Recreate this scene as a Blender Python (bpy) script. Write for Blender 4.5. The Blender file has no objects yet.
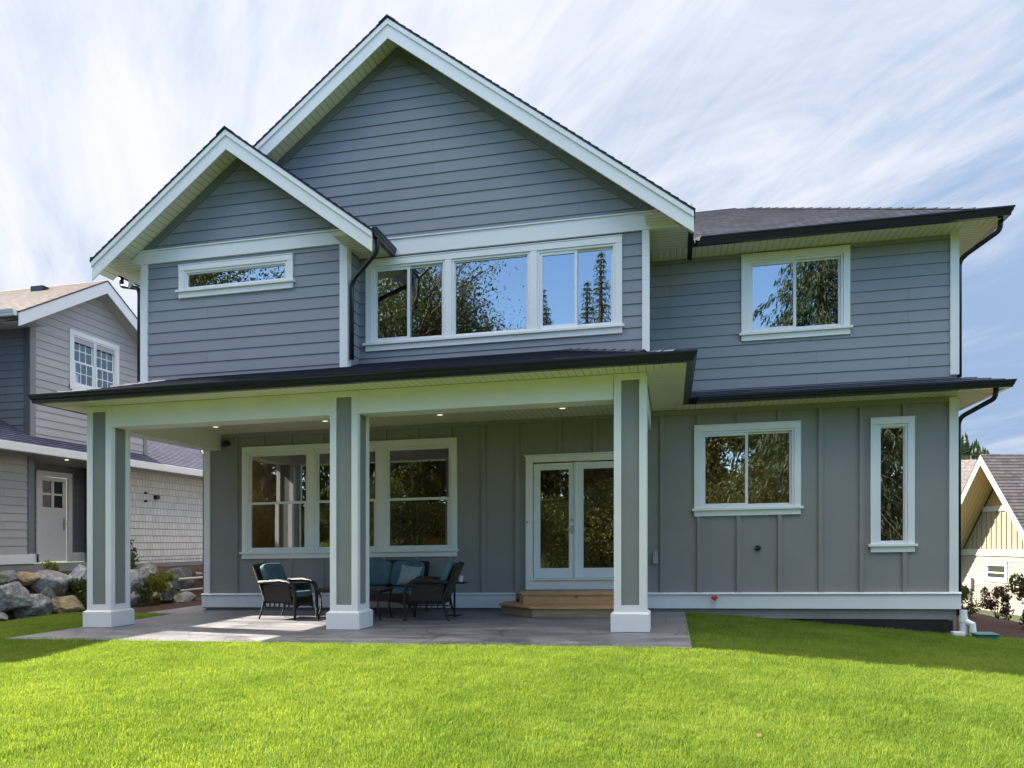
import bpy, bmesh, math, random
from mathutils import Vector, Matrix, noise
R = math.radians
scene = bpy.context.scene
col = scene.collection

# ------------------------------------------------------------------ camera, world, sun, exposure
K = 0.016            # the whole lot falls very slightly towards the left
YC, CZ = 9.704, 1.16
cam_d = bpy.data.cameras.new("camera"); cam = bpy.data.objects.new("camera", cam_d); col.objects.link(cam)
cam.location = (0, -YC, CZ); cam.rotation_euler = (R(90), 0, math.atan(158/744))
cam_d.sensor_width = 36; cam_d.lens = 744/1024*36; cam_d.shift_y = 158/1024
cam_d.clip_start = 0.05; cam_d.clip_end = 3000
scene.camera = cam

SUN_DIR = Vector((-1, 0.20, 0.785)).normalized()
sun_d = bpy.data.lights.new("sun", 'SUN'); sun_d.energy = 5.0; sun_d.angle = R(0.5); sun_d.color = (1, .93, .82)
sun = bpy.data.objects.new("sun", sun_d); col.objects.link(sun); sun.location = (-40, 8, 32)
sun.rotation_euler = (-SUN_DIR).to_track_quat('-Z', 'Y').to_euler()

world = bpy.data.worlds.new("World"); scene.world = world; world.use_nodes = True
wt = world.node_tree; wt.nodes.clear()
def WN(t, **k):
    n = wt.nodes.new(t)
    for a, b in k.items(): setattr(n, a, b)
    return n
sky = WN('ShaderNodeTexSky', sky_type='NISHITA', sun_disc=False)
sky.sun_elevation = math.asin(SUN_DIR.z); sky.sun_rotation = math.atan2(SUN_DIR.x, SUN_DIR.y)
sky.air_density = 1.0; sky.dust_density = 0.6; sky.ozone_density = 1.5
tc = WN('ShaderNodeTexCoord'); sep = WN('ShaderNodeSeparateXYZ'); wt.links.new(tc.outputs['Generated'], sep.inputs[0])
def wm(op, a, b=None, c=None):
    n = WN('ShaderNodeMath', operation=op)
    for i, v in enumerate((a, b, c)):
        if v is None: continue
        if isinstance(v, (int, float)): n.inputs[i].default_value = v
        else: wt.links.new(v, n.inputs[i])
    return n.outputs[0]
zz = wm('ADD', wm('MAXIMUM', sep.outputs[2], 0.0), 0.22)
px_, py_ = wm('DIVIDE', sep.outputs[0], zz), wm('DIVIDE', sep.outputs[1], zz)
cmb = WN('ShaderNodeCombineXYZ'); wt.links.new(px_, cmb.inputs[0]); wt.links.new(py_, cmb.inputs[1])
def wnoise(rot, scl, loc, scale, detail, rough, dist):
    r_ = WN('ShaderNodeVectorRotate', rotation_type='Z_AXIS'); r_.inputs['Angle'].default_value = R(rot); wt.links.new(cmb.outputs[0], r_.inputs['Vector'])
    m_ = WN('ShaderNodeMapping'); m_.inputs['Scale'].default_value = scl; m_.inputs['Location'].default_value = loc
    wt.links.new(r_.outputs[0], m_.inputs[0])
    n_ = WN('ShaderNodeTexNoise'); n_.inputs['Scale'].default_value = scale; n_.inputs['Detail'].default_value = detail; n_.inputs['Roughness'].default_value = rough; n_.inputs['Distortion'].default_value = dist
    wt.links.new(m_.outputs[0], n_.inputs['Vector']); return n_.outputs[0]
streak = wnoise(46, (.55, 1.7, 1), (3.3, 1.7, 0), 1.5, 10, .60, 1.3)       # long cirrus streaks
fine = wnoise(55, (.9, 5.0, 1), (1.3, 4.7, 0), 2.4, 8, .65, 1.2)           # combed fibres
big = wnoise(0, (1, 1, 1), (7.1, 2.2, 0), .55, 3, .5, 0)                    # where the sheet thins out
# more cloud towards the sun's side, thinner away from it and behind the camera
side = wm('MULTIPLY', sep.outputs[0], -.80)
front = wm('MULTIPLY_ADD', sep.outputs[1], 0.75, -0.62)
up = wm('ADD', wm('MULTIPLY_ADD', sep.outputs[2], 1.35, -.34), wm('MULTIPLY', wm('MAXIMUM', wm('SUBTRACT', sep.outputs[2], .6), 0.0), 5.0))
pat = wm('ADD', wm('MULTIPLY', wm('SUBTRACT', streak, .5), 2.5), wm('MULTIPLY', wm('SUBTRACT', fine, .5), .8))
base = wm('ADD', wm('ADD', pat, wm('MULTIPLY', wm('SUBTRACT', big, .5), 1.9)), wm('ADD', wm('ADD', side, front), up))
cr = WN('ShaderNodeValToRGB'); cr.color_ramp.elements[0].position = 0.0; cr.color_ramp.elements[1].position = 1.0
cr.color_ramp.interpolation = 'EASE'
cr.color_ramp.elements[0].color = (0, 0, 0, 1); cr.color_ramp.elements[1].color = (1, 1, 1, 1)
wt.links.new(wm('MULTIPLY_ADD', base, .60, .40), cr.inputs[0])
mixc = WN('ShaderNodeMixRGB'); wt.links.new(cr.outputs[0], mixc.inputs[0]); dim = wm('MULTIPLY_ADD', sep.outputs[1], -0.26, 0.88)
skc = WN('ShaderNodeMixRGB', blend_type='MULTIPLY'); skc.inputs[0].default_value = 1
dc = WN('ShaderNodeCombineXYZ'); bk = wm('MINIMUM', wm('MAXIMUM', wm('MULTIPLY', sep.outputs[1], -1.6), 0.0), 1.0)      # deeper blue away from the sun
wt.links.new(wm('MULTIPLY', dim, wm('MULTIPLY_ADD', bk, -.32, .98)), dc.inputs[0]); wt.links.new(wm('MULTIPLY', dim, wm('MULTIPLY_ADD', bk, -.26, 1.0)), dc.inputs[1]); wt.links.new(wm('MULTIPLY_ADD', bk, -.20, dim), dc.inputs[2])
lim = WN('ShaderNodeMixRGB', blend_type='DARKEN'); wt.links.new(wm('MULTIPLY_ADD', sep.outputs[1], 3.0, .9), lim.inputs[0]); lim.use_clamp = False; lim.inputs[2].default_value = (1.08, 1.50, 2.24, 1); wt.links.new(sky.outputs[0], lim.inputs[1])
wt.links.new(lim.outputs[0], skc.inputs[1]); wt.links.new(dc.outputs[0], skc.inputs[2]); wt.links.new(skc.outputs[0], mixc.inputs[1])
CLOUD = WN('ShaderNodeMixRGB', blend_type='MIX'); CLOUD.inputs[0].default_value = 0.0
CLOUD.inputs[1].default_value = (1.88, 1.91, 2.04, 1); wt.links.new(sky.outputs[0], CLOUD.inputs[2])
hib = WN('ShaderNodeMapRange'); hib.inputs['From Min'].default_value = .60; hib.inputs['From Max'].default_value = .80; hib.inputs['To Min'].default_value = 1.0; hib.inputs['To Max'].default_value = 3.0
wt.links.new(sep.outputs[2], hib.inputs['Value'])      # bright warm sheet added overhead, out of view, as fill for the shaded front
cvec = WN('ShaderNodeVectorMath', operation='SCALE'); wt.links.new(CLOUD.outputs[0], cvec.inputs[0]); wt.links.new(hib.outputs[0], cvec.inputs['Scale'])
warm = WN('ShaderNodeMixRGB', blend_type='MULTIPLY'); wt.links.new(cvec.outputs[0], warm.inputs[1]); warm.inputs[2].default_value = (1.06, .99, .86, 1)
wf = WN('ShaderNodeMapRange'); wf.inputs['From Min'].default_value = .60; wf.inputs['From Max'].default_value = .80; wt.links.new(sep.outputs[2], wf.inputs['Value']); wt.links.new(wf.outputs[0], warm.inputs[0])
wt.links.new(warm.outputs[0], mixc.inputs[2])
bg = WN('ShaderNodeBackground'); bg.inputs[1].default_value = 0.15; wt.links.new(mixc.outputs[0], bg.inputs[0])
wo = WN('ShaderNodeOutputWorld'); wt.links.new(bg.outputs[0], wo.inputs[0])

scene.render.engine = 'CYCLES'
scene.view_settings.view_transform = 'Standard'; scene.view_settings.look = 'None'
scene.view_settings.exposure = 1.8; scene.view_settings.gamma = 1
scene.cycles.max_bounces = 8; scene.cycles.diffuse_bounces = 4; scene.cycles.glossy_bounces = 4
scene.cycles.transparent_max_bounces = 12; scene.cycles.sample_clamp_indirect = 6; scene.cycles.caustics_reflective = False

# ------------------------------------------------------------------ materials
MATS = {}
class NT:
    def __init__(s, name):
        s.m = bpy.data.materials.new(name); s.m.use_nodes = True; s.t = s.m.node_tree; s.t.nodes.clear()
        s.out = s.t.nodes.new('ShaderNodeOutputMaterial')
    def n(s, typ, ins=None, **k):
        n = s.t.nodes.new(typ)
        for a, b in k.items(): setattr(n, a, b)
        for a, v in (ins or {}).items():
            if hasattr(v, 'is_output') and not isinstance(v, (int, float, tuple)): s.t.links.new(v, n.inputs[a])
            else: n.inputs[a].default_value = v
        return n
    def math(s, op, a, b=0.0, c=None):
        d = {0: a, 1: b}
        if c is not None: d[2] = c
        return s.n('ShaderNodeMath', d, operation=op).outputs[0]
    def coord(s, kind='Object', scale=(1, 1, 1)):
        c = s.n('ShaderNodeTexCoord')
        if scale == (1, 1, 1): return c.outputs[kind]
        return s.n('ShaderNodeMapping', {'Vector': c.outputs[kind], 'Scale': scale}).outputs[0]
    def noise(s, vec, scale, detail=4, rough=.55, dist=0):
        return s.n('ShaderNodeTexNoise', {'Vector': vec, 'Scale': scale, 'Detail': detail, 'Roughness': rough, 'Distortion': dist}).outputs[0]
    def ramp(s, fac, stops):
        r = s.n('ShaderNodeValToRGB', {0: fac}); e = r.color_ramp.elements
        while len(e) < len(stops): e.new(.5)
        for el, (p, c) in zip(e, stops): el.position = p; el.color = (*c, 1) if len(c) == 3 else c
        return r.outputs[0]
    def mix(s, f, a, b, mode='MIX'):
        a = (*a, 1) if isinstance(a, tuple) and len(a) == 3 else a
        b = (*b, 1) if isinstance(b, tuple) and len(b) == 3 else b
        return s.n('ShaderNodeMixRGB', {0: f, 1: a, 2: b}, blend_type=mode).outputs[0]
    def bump(s, h, strength=.3, dist=.01):
        return s.n('ShaderNodeBump', {'Height': h, 'Strength': strength, 'Distance': dist}).outputs[0]
    def pbr(s, color, rough=.6, normal=None, spec=.5, metal=0, coat=0, **kw):
        d = {'Base Color': (*color, 1) if isinstance(color, tuple) and len(color) == 3 else color, 'Roughness': rough,
             'Specular IOR Level': spec, 'Metallic': metal, 'Coat Weight': coat}
        if normal is not None: d['Normal'] = normal
        d.update(kw)
        return s.n('ShaderNodeBsdfPrincipled', d).outputs[0]
    def done(s, sh):
        s.t.links.new(sh, s.out.inputs[0]); MATS[s.m.name] = s.m; return s.m

def paint(name, c, rough=.5, var=.06, grain=0.0, scale=6):
    a = NT(name); v = a.coord()
    n1 = a.noise(v, scale * .25, 5); n2 = a.noise(v, scale * 8, 3)
    lo = tuple(x * (1 - var) for x in c); hi_ = tuple(min(1, x * (1 + var)) for x in c)
    colr = a.ramp(n1, [(.3, lo), (.7, hi_)])
    return a.done(a.pbr(colr, rough, a.bump(n2, .08 + grain, .004)))
paint('white_trim', (.83, .82, .81), .42, .035)
paint('vinyl', (.8, .81, .82), .3, .02)
paint('dark_metal', (.011, .013, .022), .28, .1)
paint('grey_trim', (.165, .185, .205), .55, .05)
paint('pale_trim', (.80, .79, .77), .5, .03)
paint('cream_trim', (.45, .42, .36), .5, .03)
paint('black_tar', (.014, .013, .013), .85, .4)
paint('red_plastic', (.65, .03, .015), .4)
paint('green_plastic', (.05, .17, .12), .5)
paint('steel', (.45, .44, .42), .3)
paint('bark', (.11, .08, .06), .9, .35, .6)
paint('interior', (.42, .37, .30), .8, .15)
paint('interior_floor', (.22, .15, .10), .5, .2)
paint('grey_plastic', (.33, .34, .36), .5)
paint('leaf_litter', (.30, .17, .07), .7, .3)

def boards(name, c, exposure, length=3.66, rough=.6, var=.10, grain=True):
    a = NT(name); uv = a.coord('UV')
    b = a.n('ShaderNodeTexBrick', {'Vector': uv, 'Color1': (*[x * (1 - var) for x in c], 1), 'Color2': (*[x * (1 + var * .5) for x in c], 1),
            'Mortar': (*[x * .35 for x in c], 1), 'Scale': 1.0, 'Mortar Size': .0030, 'Mortar Smooth': .1, 'Bias': 0.0,
            'Brick Width': length, 'Row Height': exposure}, offset=.37, offset_frequency=2)
    g = a.noise(a.n('ShaderNodeMapping', {'Vector': uv, 'Scale': (3, 60, 1)}).outputs[0], 3, 4)
    w = a.noise(a.coord(), .9, 5)
    colr = a.mix(.35, b.outputs[0], a.ramp(w, [(.3, tuple(x * .86 for x in c)), (.7, tuple(x * 1.1 for x in c))]))
    return a.done(a.pbr(colr, rough, a.bump(g, .25, .003)))
boards('siding', (.262, .278, .312), .178)
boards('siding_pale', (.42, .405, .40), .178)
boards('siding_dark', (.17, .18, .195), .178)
boards('siding_cream', (.29, .262, .212), .2)
paint('batten_wall', (.262, .252, .242), .62, .05, .1)
paint('column_panel', (.235, .245, .23), .62, .05, .1)
paint('cream_panel', (.28, .238, .168), .6, .05)

def shakes(name, c, w, h, var=.25, mort=.006):
    a = NT(name); uv = a.coord('UV')
    b = a.n('ShaderNodeTexBrick', {'Vector': uv, 'Color1': (*[x * (1 - var) for x in c], 1), 'Color2': (*[min(1, x * (1 + var)) for x in c], 1),
            'Mortar': (*[x * .3 for x in c], 1), 'Scale': 1.0, 'Mortar Size': mort, 'Mortar Smooth': .2, 'Bias': 0.0,
            'Brick Width': w, 'Row Height': h}, offset=.43, offset_frequency=2, squash=.8, squash_frequency=3)
    n1 = a.noise(a.coord('UV', (1, .3, 1)), 9, 5); n2 = a.noise(uv, 260, 2)
    colr = a.mix(.3, b.outputs[0], a.mix(n1, tuple(x * .6 for x in c), tuple(min(1, x * 1.45) for x in c)))
    colr = a.mix(.2, colr, a.mix(n2, tuple(x * .4 for x in c), tuple(min(1, x * 1.8) for x in c)))
    h_ = a.mix(.5, b.outputs[1], n2)
    return a.done(a.pbr(colr, .85, a.bump(h_, -.4, .006), spec=.3))
shakes('shingle', (.050, .056, .080), .26, .142, .8, .012)
shakes('shingle_purple', (.075, .075, .125), .2, .142, .5)
shakes('shingle_tan', (.22, .185, .165), .2, .142, .4)
shakes('shingle_brown', (.12, .10, .10), .25, .16, .5)
shakes('cedar_shake', (.42, .25, .10), .13, .18, .2)
shakes('white_shake', (.70, .66, .63), .14, .19, .14, .009)

def beadboard(name, c, pitch, axis=0, dark=.45):
    a = NT(name); uv = a.coord('UV'); s = a.n('ShaderNodeSeparateXYZ', {0: uv}).outputs[axis]
    f = a.math('FRACT', a.math('DIVIDE', s, pitch))
    g = a.math('LESS_THAN', f, .09)
    prof = a.ramp(f, [(0, (0, 0, 0)), (.10, (1, 1, 1)), (.96, (1, 1, 1)), (1, (0, 0, 0))])
    colr = a.mix(g, tuple(c), tuple(x * dark for x in c))
    return a.done(a.pbr(colr, .45, a.bump(prof, .5, .008)))
beadboard('soffit_white', (.82, .77, .62), .10)
beadboard('soffit_across', (.82, .77, .62), .10, 1)
beadboard('ceiling', (.74, .69, .58), .10)
beadboard('soffit_cream', (.50, .38, .21), .15)

def glass_mat(name, refl, tint):
    a = NT(name)
    lw = a.n('ShaderNodeLayerWeight', {'Blend': .25})
    fac = a.math('MULTIPLY_ADD', lw.outputs['Fresnel'], .8, refl)
    wob = a.bump(a.noise(a.coord(), 1.3, 2), .02, .02)
    gl = a.n('ShaderNodeBsdfGlossy', {'Color': (.92, .96, 1, 1), 'Roughness': .004, 'Normal': wob}).outputs[0]
    tr = a.n('ShaderNodeBsdfTransparent', {'Color': (*tint, 1)}).outputs[0]
    m = a.n('ShaderNodeMixShader', {0: fac, 1: tr, 2: gl}).outputs[0]
    return a.done(m)
glass_mat('glass', .30, (.55, .6, .58))
glass_mat('glass_dark', .04, (.12, .13, .12))
glass_mat('glass_dim', .22, (.82, .83, .78))

def mk_concrete():
    a = NT('patio_concrete'); v = a.coord()
    n1 = a.noise(a.coord('Object', (.8, 2.2, 1)), 1.1, 8, .6, 1.0); n2 = a.noise(v, 60, 4)
    vor = a.n('ShaderNodeTexVoronoi', {'Vector': a.n('ShaderNodeMixRGB', {0: .12, 1: v, 2: a.n('ShaderNodeTexNoise', {'Vector': v, 'Scale': 2.0}).outputs[1]}).outputs[0], 'Scale': 1.6}, feature='DISTANCE_TO_EDGE').outputs[0]
    c = a.ramp(n1, [(.3, (.085, .088, .098)), (.5, (.18, .172, .185)), (.7, (.31, .29, .29))])
    j = a.ramp(vor, [(0, (.6, .6, .6)), (.03, (1, 1, 1))])
    c = a.mix(1, c, j, 'MULTIPLY')
    return a.done(a.pbr(c, a.ramp(n1, [(.3, (.35,) * 3), (.7, (.6,) * 3)]), a.bump(a.mix(.4, a.mix(.5, n2, n1), vor), .35, .01)))
mk_concrete()
def mk_simple(name, stops, scale, detail=8, rough=.9, bump=.6, bd=.02, fine=40, dist=.5):
    a = NT(name); v = a.coord(); n1 = a.noise(v, scale, detail, .62, dist); n2 = a.noise(v, fine, 4)
    return a.done(a.pbr(a.mix(.3, a.ramp(n1, stops), a.ramp(n2, stops)), rough, a.bump(a.mix(.5, n1, n2), bump, bd), spec=.3))
mk_simple('foundation', [(.3, (.22, .215, .2)), (.7, (.34, .33, .31))], 1.5)
mk_simple('mulch', [(.3, (.02, .012, .009)), (.55, (.075, .036, .027)), (.7, (.15, .085, .06))], 18, bump=1, bd=.04, fine=90)
mk_simple('soil', [(.3, (.04, .08, .012)), (.7, (.09, .15, .02))], 8)
mk_simple('far_ground', [(.3, (.03, .05, .015)), (.7, (.06, .08, .03))], .3)
mk_simple('gravel', [(.3, (.2, .19, .17)), (.7, (.42, .4, .37))], 25)
def mk_rock(name, a0, a1, a2, moss=None):
    a = NT(name); v = a.coord('Object'); n1 = a.noise(v, 3.2, 9, .7, 1.4); n2 = a.noise(v, 28, 5, .7)
    n3 = a.noise(a.coord('Object', (1, 1, 3.5)), 4, 6, .7, 2)
    c = a.ramp(n1, [(.32, a0), (.5, a1), (.66, a2)])
    c = a.mix(a.ramp(n3, [(.5, (0, 0, 0)), (.62, (.75,) * 3)]), c, tuple(x * .45 for x in a1))
    c = a.mix(.3, c, a.ramp(n2, [(.35, a0), (.65, a2)]))
    if moss: c = a.mix(a.ramp(a.noise(v, 2.1, 5), [(.48, (0, 0, 0)), (.62, (.85,) * 3)]), c, moss)
    return a.done(a.pbr(c, .85, a.bump(a.mix(.5, n1, n2), .9, .05), spec=.25))
mk_rock('rock_grey', (.055, .056, .058), (.25, .25, .25), (.62, .62, .60))
mk_rock('rock_blue', (.09, .10, .12), (.36, .38, .41), (.68, .69, .71))
mk_rock('rock_ochre', (.13, .11, .09), (.34, .27, .18), (.66, .48, .22))
mk_rock('rock_moss', (.08, .08, .08), (.20, .20, .19), (.34, .34, .32), (.05, .07, .02))
mk_rock('rock_dark', (.03, .032, .035), (.13, .135, .14), (.36, .37, .37))
def mk_wood():
    a = NT('wood_fresh'); v = a.coord('Object', (1.2, 14, 14)); n = a.noise(v, 2.2, 6, .6, 1.2)
    vor = a.n('ShaderNodeTexVoronoi', {'Vector': a.coord('Object', (1, 1, 1.6)), 'Scale': 2.3}).outputs[0]
    c = a.ramp(n, [(.3, (.46, .25, .11)), (.7, (.72, .43, .21))])
    c = a.mix(a.ramp(vor, [(.05, (.9,) * 3), (.085, (0, 0, 0))]), c, (.09, .035, .015))
    a.done(a.pbr(c, .6, a.bump(n, .3, .004)))
    a = NT('wood_grey'); v = a.coord('Object', (1.2, 14, 14)); n = a.noise(v, 2.2, 6, .6, 1.2)
    vor = a.n('ShaderNodeTexVoronoi', {'Vector': a.coord('Object', (1, 1, 1.6)), 'Scale': 2.1}).outputs[0]
    c = a.ramp(n, [(.3, (.26, .19, .11)), (.7, (.42, .31, .18))])
    c = a.mix(a.ramp(vor, [(.05, (.9,) * 3), (.085, (0, 0, 0))]), c, (.05, .03, .015))
    a.done(a.pbr(c, .65, a.bump(n, .3, .004)))
mk_wood()
def mk_wicker():
    a = NT('wicker'); v = a.coord('Object')
    w1 = a.n('ShaderNodeTexWave', {'Vector': v, 'Scale': 28, 'Distortion': 1.0}, wave_type='BANDS', bands_direction='Z').outputs[1]
    w2 = a.n('ShaderNodeTexWave', {'Vector': v, 'Scale': 20}, wave_type='BANDS', bands_direction='DIAGONAL').outputs[1]
    h = a.math('MULTIPLY', w1, w2)
    a.done(a.pbr(a.ramp(h, [(0, (.008, .006, .005)), (1, (.055, .04, .032))]), .4, a.bump(h, .8, .01)))
mk_wicker()
def mk_cushion(name, c):
    a = NT(name); v = a.coord(); n = a.noise(v, 350, 2); n1 = a.noise(v, 5, 3)
    a.done(a.pbr(a.ramp(n1, [(.3, tuple(x * .85 for x in c)), (.7, tuple(x * 1.12 for x in c))]), .85, a.bump(n, .3, .002)))
mk_cushion('cushion', (.085, .15, .175)); mk_cushion('pillow', (.30, .36, .36))
def mk_leaf(name, c0, c1, trans=.35, info='Object'):
    a = NT(name)
    oi = a.n('ShaderNodeObjectInfo').outputs['Random']
    geo = a.n('ShaderNodeNewGeometry').outputs['Random Per Island']
    n1 = a.noise(a.n('ShaderNodeNewGeometry').outputs['Position'], .55, 4, .6)
    f = a.math('ADD', a.math('MULTIPLY', geo, .5), a.math('MULTIPLY', n1, .5))
    c = a.ramp(f, [(.2, c0), (.8, c1)])
    p = a.pbr(c, .55, spec=.3)
    t = a.n('ShaderNodeBsdfTranslucent', {'Color': a.mix(1, c, (1.5, 1.6, .6), 'MULTIPLY')}).outputs[0]
    return a.done(a.n('ShaderNodeMixShader', {0: trans, 1: p, 2: t}).outputs[0])
mk_leaf('needle_leaf', (.018, .035, .016), (.06, .10, .035), .2)
mk_leaf('broad_leaf', (.025, .045, .012), (.11, .13, .035), .2)
mk_leaf('hedge_leaf', (.03, .05, .015), (.17, .17, .05), .3)
mk_leaf('yellow_leaf', (.10, .13, .02), (.30, .28, .05), .35)
mk_leaf('red_leaf', (.05, .03, .02), (.14, .07, .05), .3)
def mk_grass():
    a = NT('grass_blade')
    P = a.n('ShaderNodeNewGeometry').outputs['Position']
    isl = a.n('ShaderNodeNewGeometry').outputs['Random Per Island']
    oi = a.n('ShaderNodeObjectInfo').outputs['Random']
    n1 = a.noise(P, .45, 5, .6); n2 = a.noise(P, 3.0, 3, .6)
    f = a.math('ADD', a.math('ADD', a.math('MULTIPLY', isl, .28), a.math('MULTIPLY', n1, .42)), a.math('MULTIPLY', n2, .30))
    c = a.ramp(f, [(.32, (.075, .155, .022)), (.5, (.18, .275, .05)), (.68, (.285, .37, .085))])
    dry = a.math('GREATER_THAN', a.math('FRACT', a.math('MULTIPLY', isl, 37.7)), .965)
    c = a.mix(dry, c, (.38, .33, .15))
    p = a.pbr(c, .6, spec=.10)
    t = a.n('ShaderNodeBsdfTranslucent', {'Color': a.mix(1, c, (1.5, 1.35, .6), 'MULTIPLY')}).outputs[0]
    a.done(a.n('ShaderNodeMixShader', {0: .5, 1: p, 2: t}).outputs[0])
mk_grass()
def mk_lamp():
    a = NT('room_fill_glow'); a.done(a.n('ShaderNodeEmission', {'Color': (1, .62, .30, 1), 'Strength': 9}).outputs[0])
    a = NT('downlight_glow'); a.done(a.n('ShaderNodeEmission', {'Color': (1, .85, .6, 1), 'Strength': .45}).outputs[0])
mk_lamp()

# ------------------------------------------------------------------ mesh builder
I4 = Matrix.Identity(4)
class MB:
    def __init__(s, M=None): s.v = []; s.f = []; s.uv = []; s.M = M; s.sm = False
    def P(s, p):
        p = Vector(p)
        return s.M @ p if s.M is not None else p
    def poly(s, pts, uvs=None):
        b = len(s.v); s.v += [s.P(p) for p in pts]; s.f.append(tuple(range(b, b + len(pts))))
        s.uv.append(uvs or [(0, 0)] * len(pts))
    def mesh(s, verts, faces, uvs=None):
        b = len(s.v); s.v += [s.P(p) for p in verts]
        for i, f in enumerate(faces):
            s.f.append(tuple(b + k for k in f)); s.uv.append(uvs[i] if uvs else [(0, 0)] * len(f))
    def box(s, x0, x1, y0, y1, z0, z1):
        if x0 > x1: x0, x1 = x1, x0
        if y0 > y1: y0, y1 = y1, y0
        if z0 > z1: z0, z1 = z1, z0
        v = [(x, y, z) for z in (z0, z1) for y in (y0, y1) for x in (x0, x1)]
        s.mesh(v, [(0, 2, 3, 1), (4, 5, 7, 6), (0, 1, 5, 4), (2, 6, 7, 3), (0, 4, 6, 2), (1, 3, 7, 5)])
    def prism(s, pts, d):
        """closed outline pts (3D, planar) pushed along d"""
        d = Vector(d); n = len(pts); p0 = [Vector(p) for p in pts]; p1 = [p + d for p in p0]
        nrm = (p0[1] - p0[0]).cross(p0[2] - p0[1])
        for k in range(3, n): nrm += (p0[k - 1] - p0[0]).cross(p0[k] - p0[0])
        fl = nrm.dot(d) > 0
        fs = [tuple(range(n))[::-1] if fl else tuple(range(n)), tuple(range(n, 2 * n)) if fl else tuple(range(n, 2 * n))[::-1]]
        for i in range(n):
            j = (i + 1) % n
            fs.append((i, j, n + j, n + i) if fl else (j, i, n + i, n + j))
        s.mesh(p0 + p1, fs)
    def tube(s, pts, r, seg=10, cap=True, flat=1.0):
        pts = [Vector(p) for p in pts]; n = len(pts); rr = r if isinstance(r, (list, tuple)) else [r] * n
        vs = []; up = None
        for i, p in enumerate(pts):
            t = (pts[min(i + 1, n - 1)] - pts[max(i - 1, 0)]).normalized()
            if up is None: up = t.orthogonal().normalized()
            up = (up - t * up.dot(t)).normalized(); w = t.cross(up)
            for k in range(seg):
                a = 2 * math.pi * k / seg
                vs.append(p + up * (math.cos(a) * rr[i]) + w * (math.sin(a) * rr[i] * flat))
        fs = [(i * seg + k, i * seg + (k + 1) % seg, (i + 1) * seg + (k + 1) % seg, (i + 1) * seg + k) for i in range(n - 1) for k in range(seg)]
        if cap: fs += [tuple(range(seg))[::-1], tuple(range((n - 1) * seg, n * seg))]
        s.mesh(vs, fs)
    def build(s, name, mat, parent=None, shear=True, bevel=0, smooth=False, origin=None):
        # pieces that stand apart become parts of their own
        vf = {}
        for i, f in enumerate(s.f):
            for k in f: vf.setdefault(k, []).append(i)
        if len(s.f) < 1500 and parent is not None and name not in ('trunk', 'crown'):
            lab = list(range(len(s.f)))
            def find(i):
                while lab[i] != i: lab[i] = lab[lab[i]]; i = lab[i]
                return i
            for fl in vf.values():
                for q in fl[1:]: lab[find(q)] = find(fl[0])
            isl = {}
            for i in range(len(s.f)): isl.setdefault(find(i), []).append(i)
            isl = list(isl.values())
            if 1 < len(isl) < 400:
                bb = []
                for fl in isl:
                    P = [s.v[k] for i in fl for k in s.f[i]]; bb.append(([min(p[j] for p in P) for j in range(3)], [max(p[j] for p in P) for j in range(3)]))
                sz = [max(h[j] - l[j] for j in range(3)) for l, h in bb]; g_ = list(range(len(isl)))
                def fg(i):
                    while g_[i] != i: i = g_[i]
                    return i
                for i in range(len(isl)):
                    for j in range(i + 1, len(isl)):
                        d = math.sqrt(sum(max(0, bb[i][0][c] - bb[j][1][c], bb[j][0][c] - bb[i][1][c]) ** 2 for c in range(3)))
                        if d <= max(.02, .5 * max(sz[i], sz[j])): g_[fg(j)] = fg(i)
                grp = {}
                for i in range(len(isl)): grp.setdefault(fg(i), []).extend(isl[i])
                if len(grp) > 1:
                    first = None
                    for fl in grp.values():
                        m = MB(); used = sorted({k for i in fl for k in s.f[i]}); mp_ = {k: n for n, k in enumerate(used)}
                        m.v = [s.v[k] for k in used]; m.f = [tuple(mp_[k] for k in s.f[i]) for i in fl]; m.uv = [s.uv[i] for i in fl]
                        o = m.build(name, mat, parent, shear, bevel, smooth, origin); first = first or o
                    return first
        me = bpy.data.meshes.new(name)
        if shear: vs = [Vector((p.x, p.y, p.z + K * p.x)) for p in s.v]
        else: vs = s.v
        o = bpy.data.objects.new(name, me)
        if shear:
            if parent is not None: off = abs_loc(parent)
            elif origin is not None: off = Vector(origin) + Vector((0, 0, K * origin[0])); o.location = off
            else: off = Vector((0, 0, 0))
            vs = [p - off for p in vs]
        elif origin is not None:
            o.location = origin; vs = [p - Vector(origin) for p in vs]
        me.from_pydata(vs, [], s.f)
        uvl = me.uv_layers.new(name='UVMap'); i = 0
        flat_uv = []
        for u in s.uv:
            for q in u: flat_uv += [q[0], q[1]]
        uvl.data.foreach_set('uv', flat_uv)
        me.materials.append(MATS[mat]); me.update()
        if smooth: me.polygons.foreach_set('use_smooth', [True] * len(me.polygons))
        col.objects.link(o)
        if parent is not None: o.parent = parent
        if bevel:
            m = o.modifiers.new('bevel', 'BEVEL'); m.width = bevel; m.segments = 2; m.limit_method = 'ANGLE'; m.angle_limit = R(40)
        return o
def abs_loc(o):
    p = Vector((0, 0, 0))
    while o is not None: p += o.location; o = o.parent
    return p
def tag(o, label=None, cat=None, group=None, kind=None):
    if label: o['label'] = label
    if cat: o['category'] = cat
    if group: o['group'] = group
    if kind: o['kind'] = kind
    return o
def thing(name, loc, label, cat, group=None, rz=0, shear=True):
    o = bpy.data.objects.new(name, None); col.objects.link(o); o.empty_display_size = .2
    o.location = (loc[0], loc[1], loc[2] + (K * loc[0] if shear else 0)); o.rotation_euler = (0, 0, rz)
    return tag(o, label, cat, group)
def copy_tree(o, parent=None):
    c = o.copy(); col.objects.link(c); c.parent = parent
    for ch in list(o.children): copy_tree(ch, c)
    return c

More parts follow.
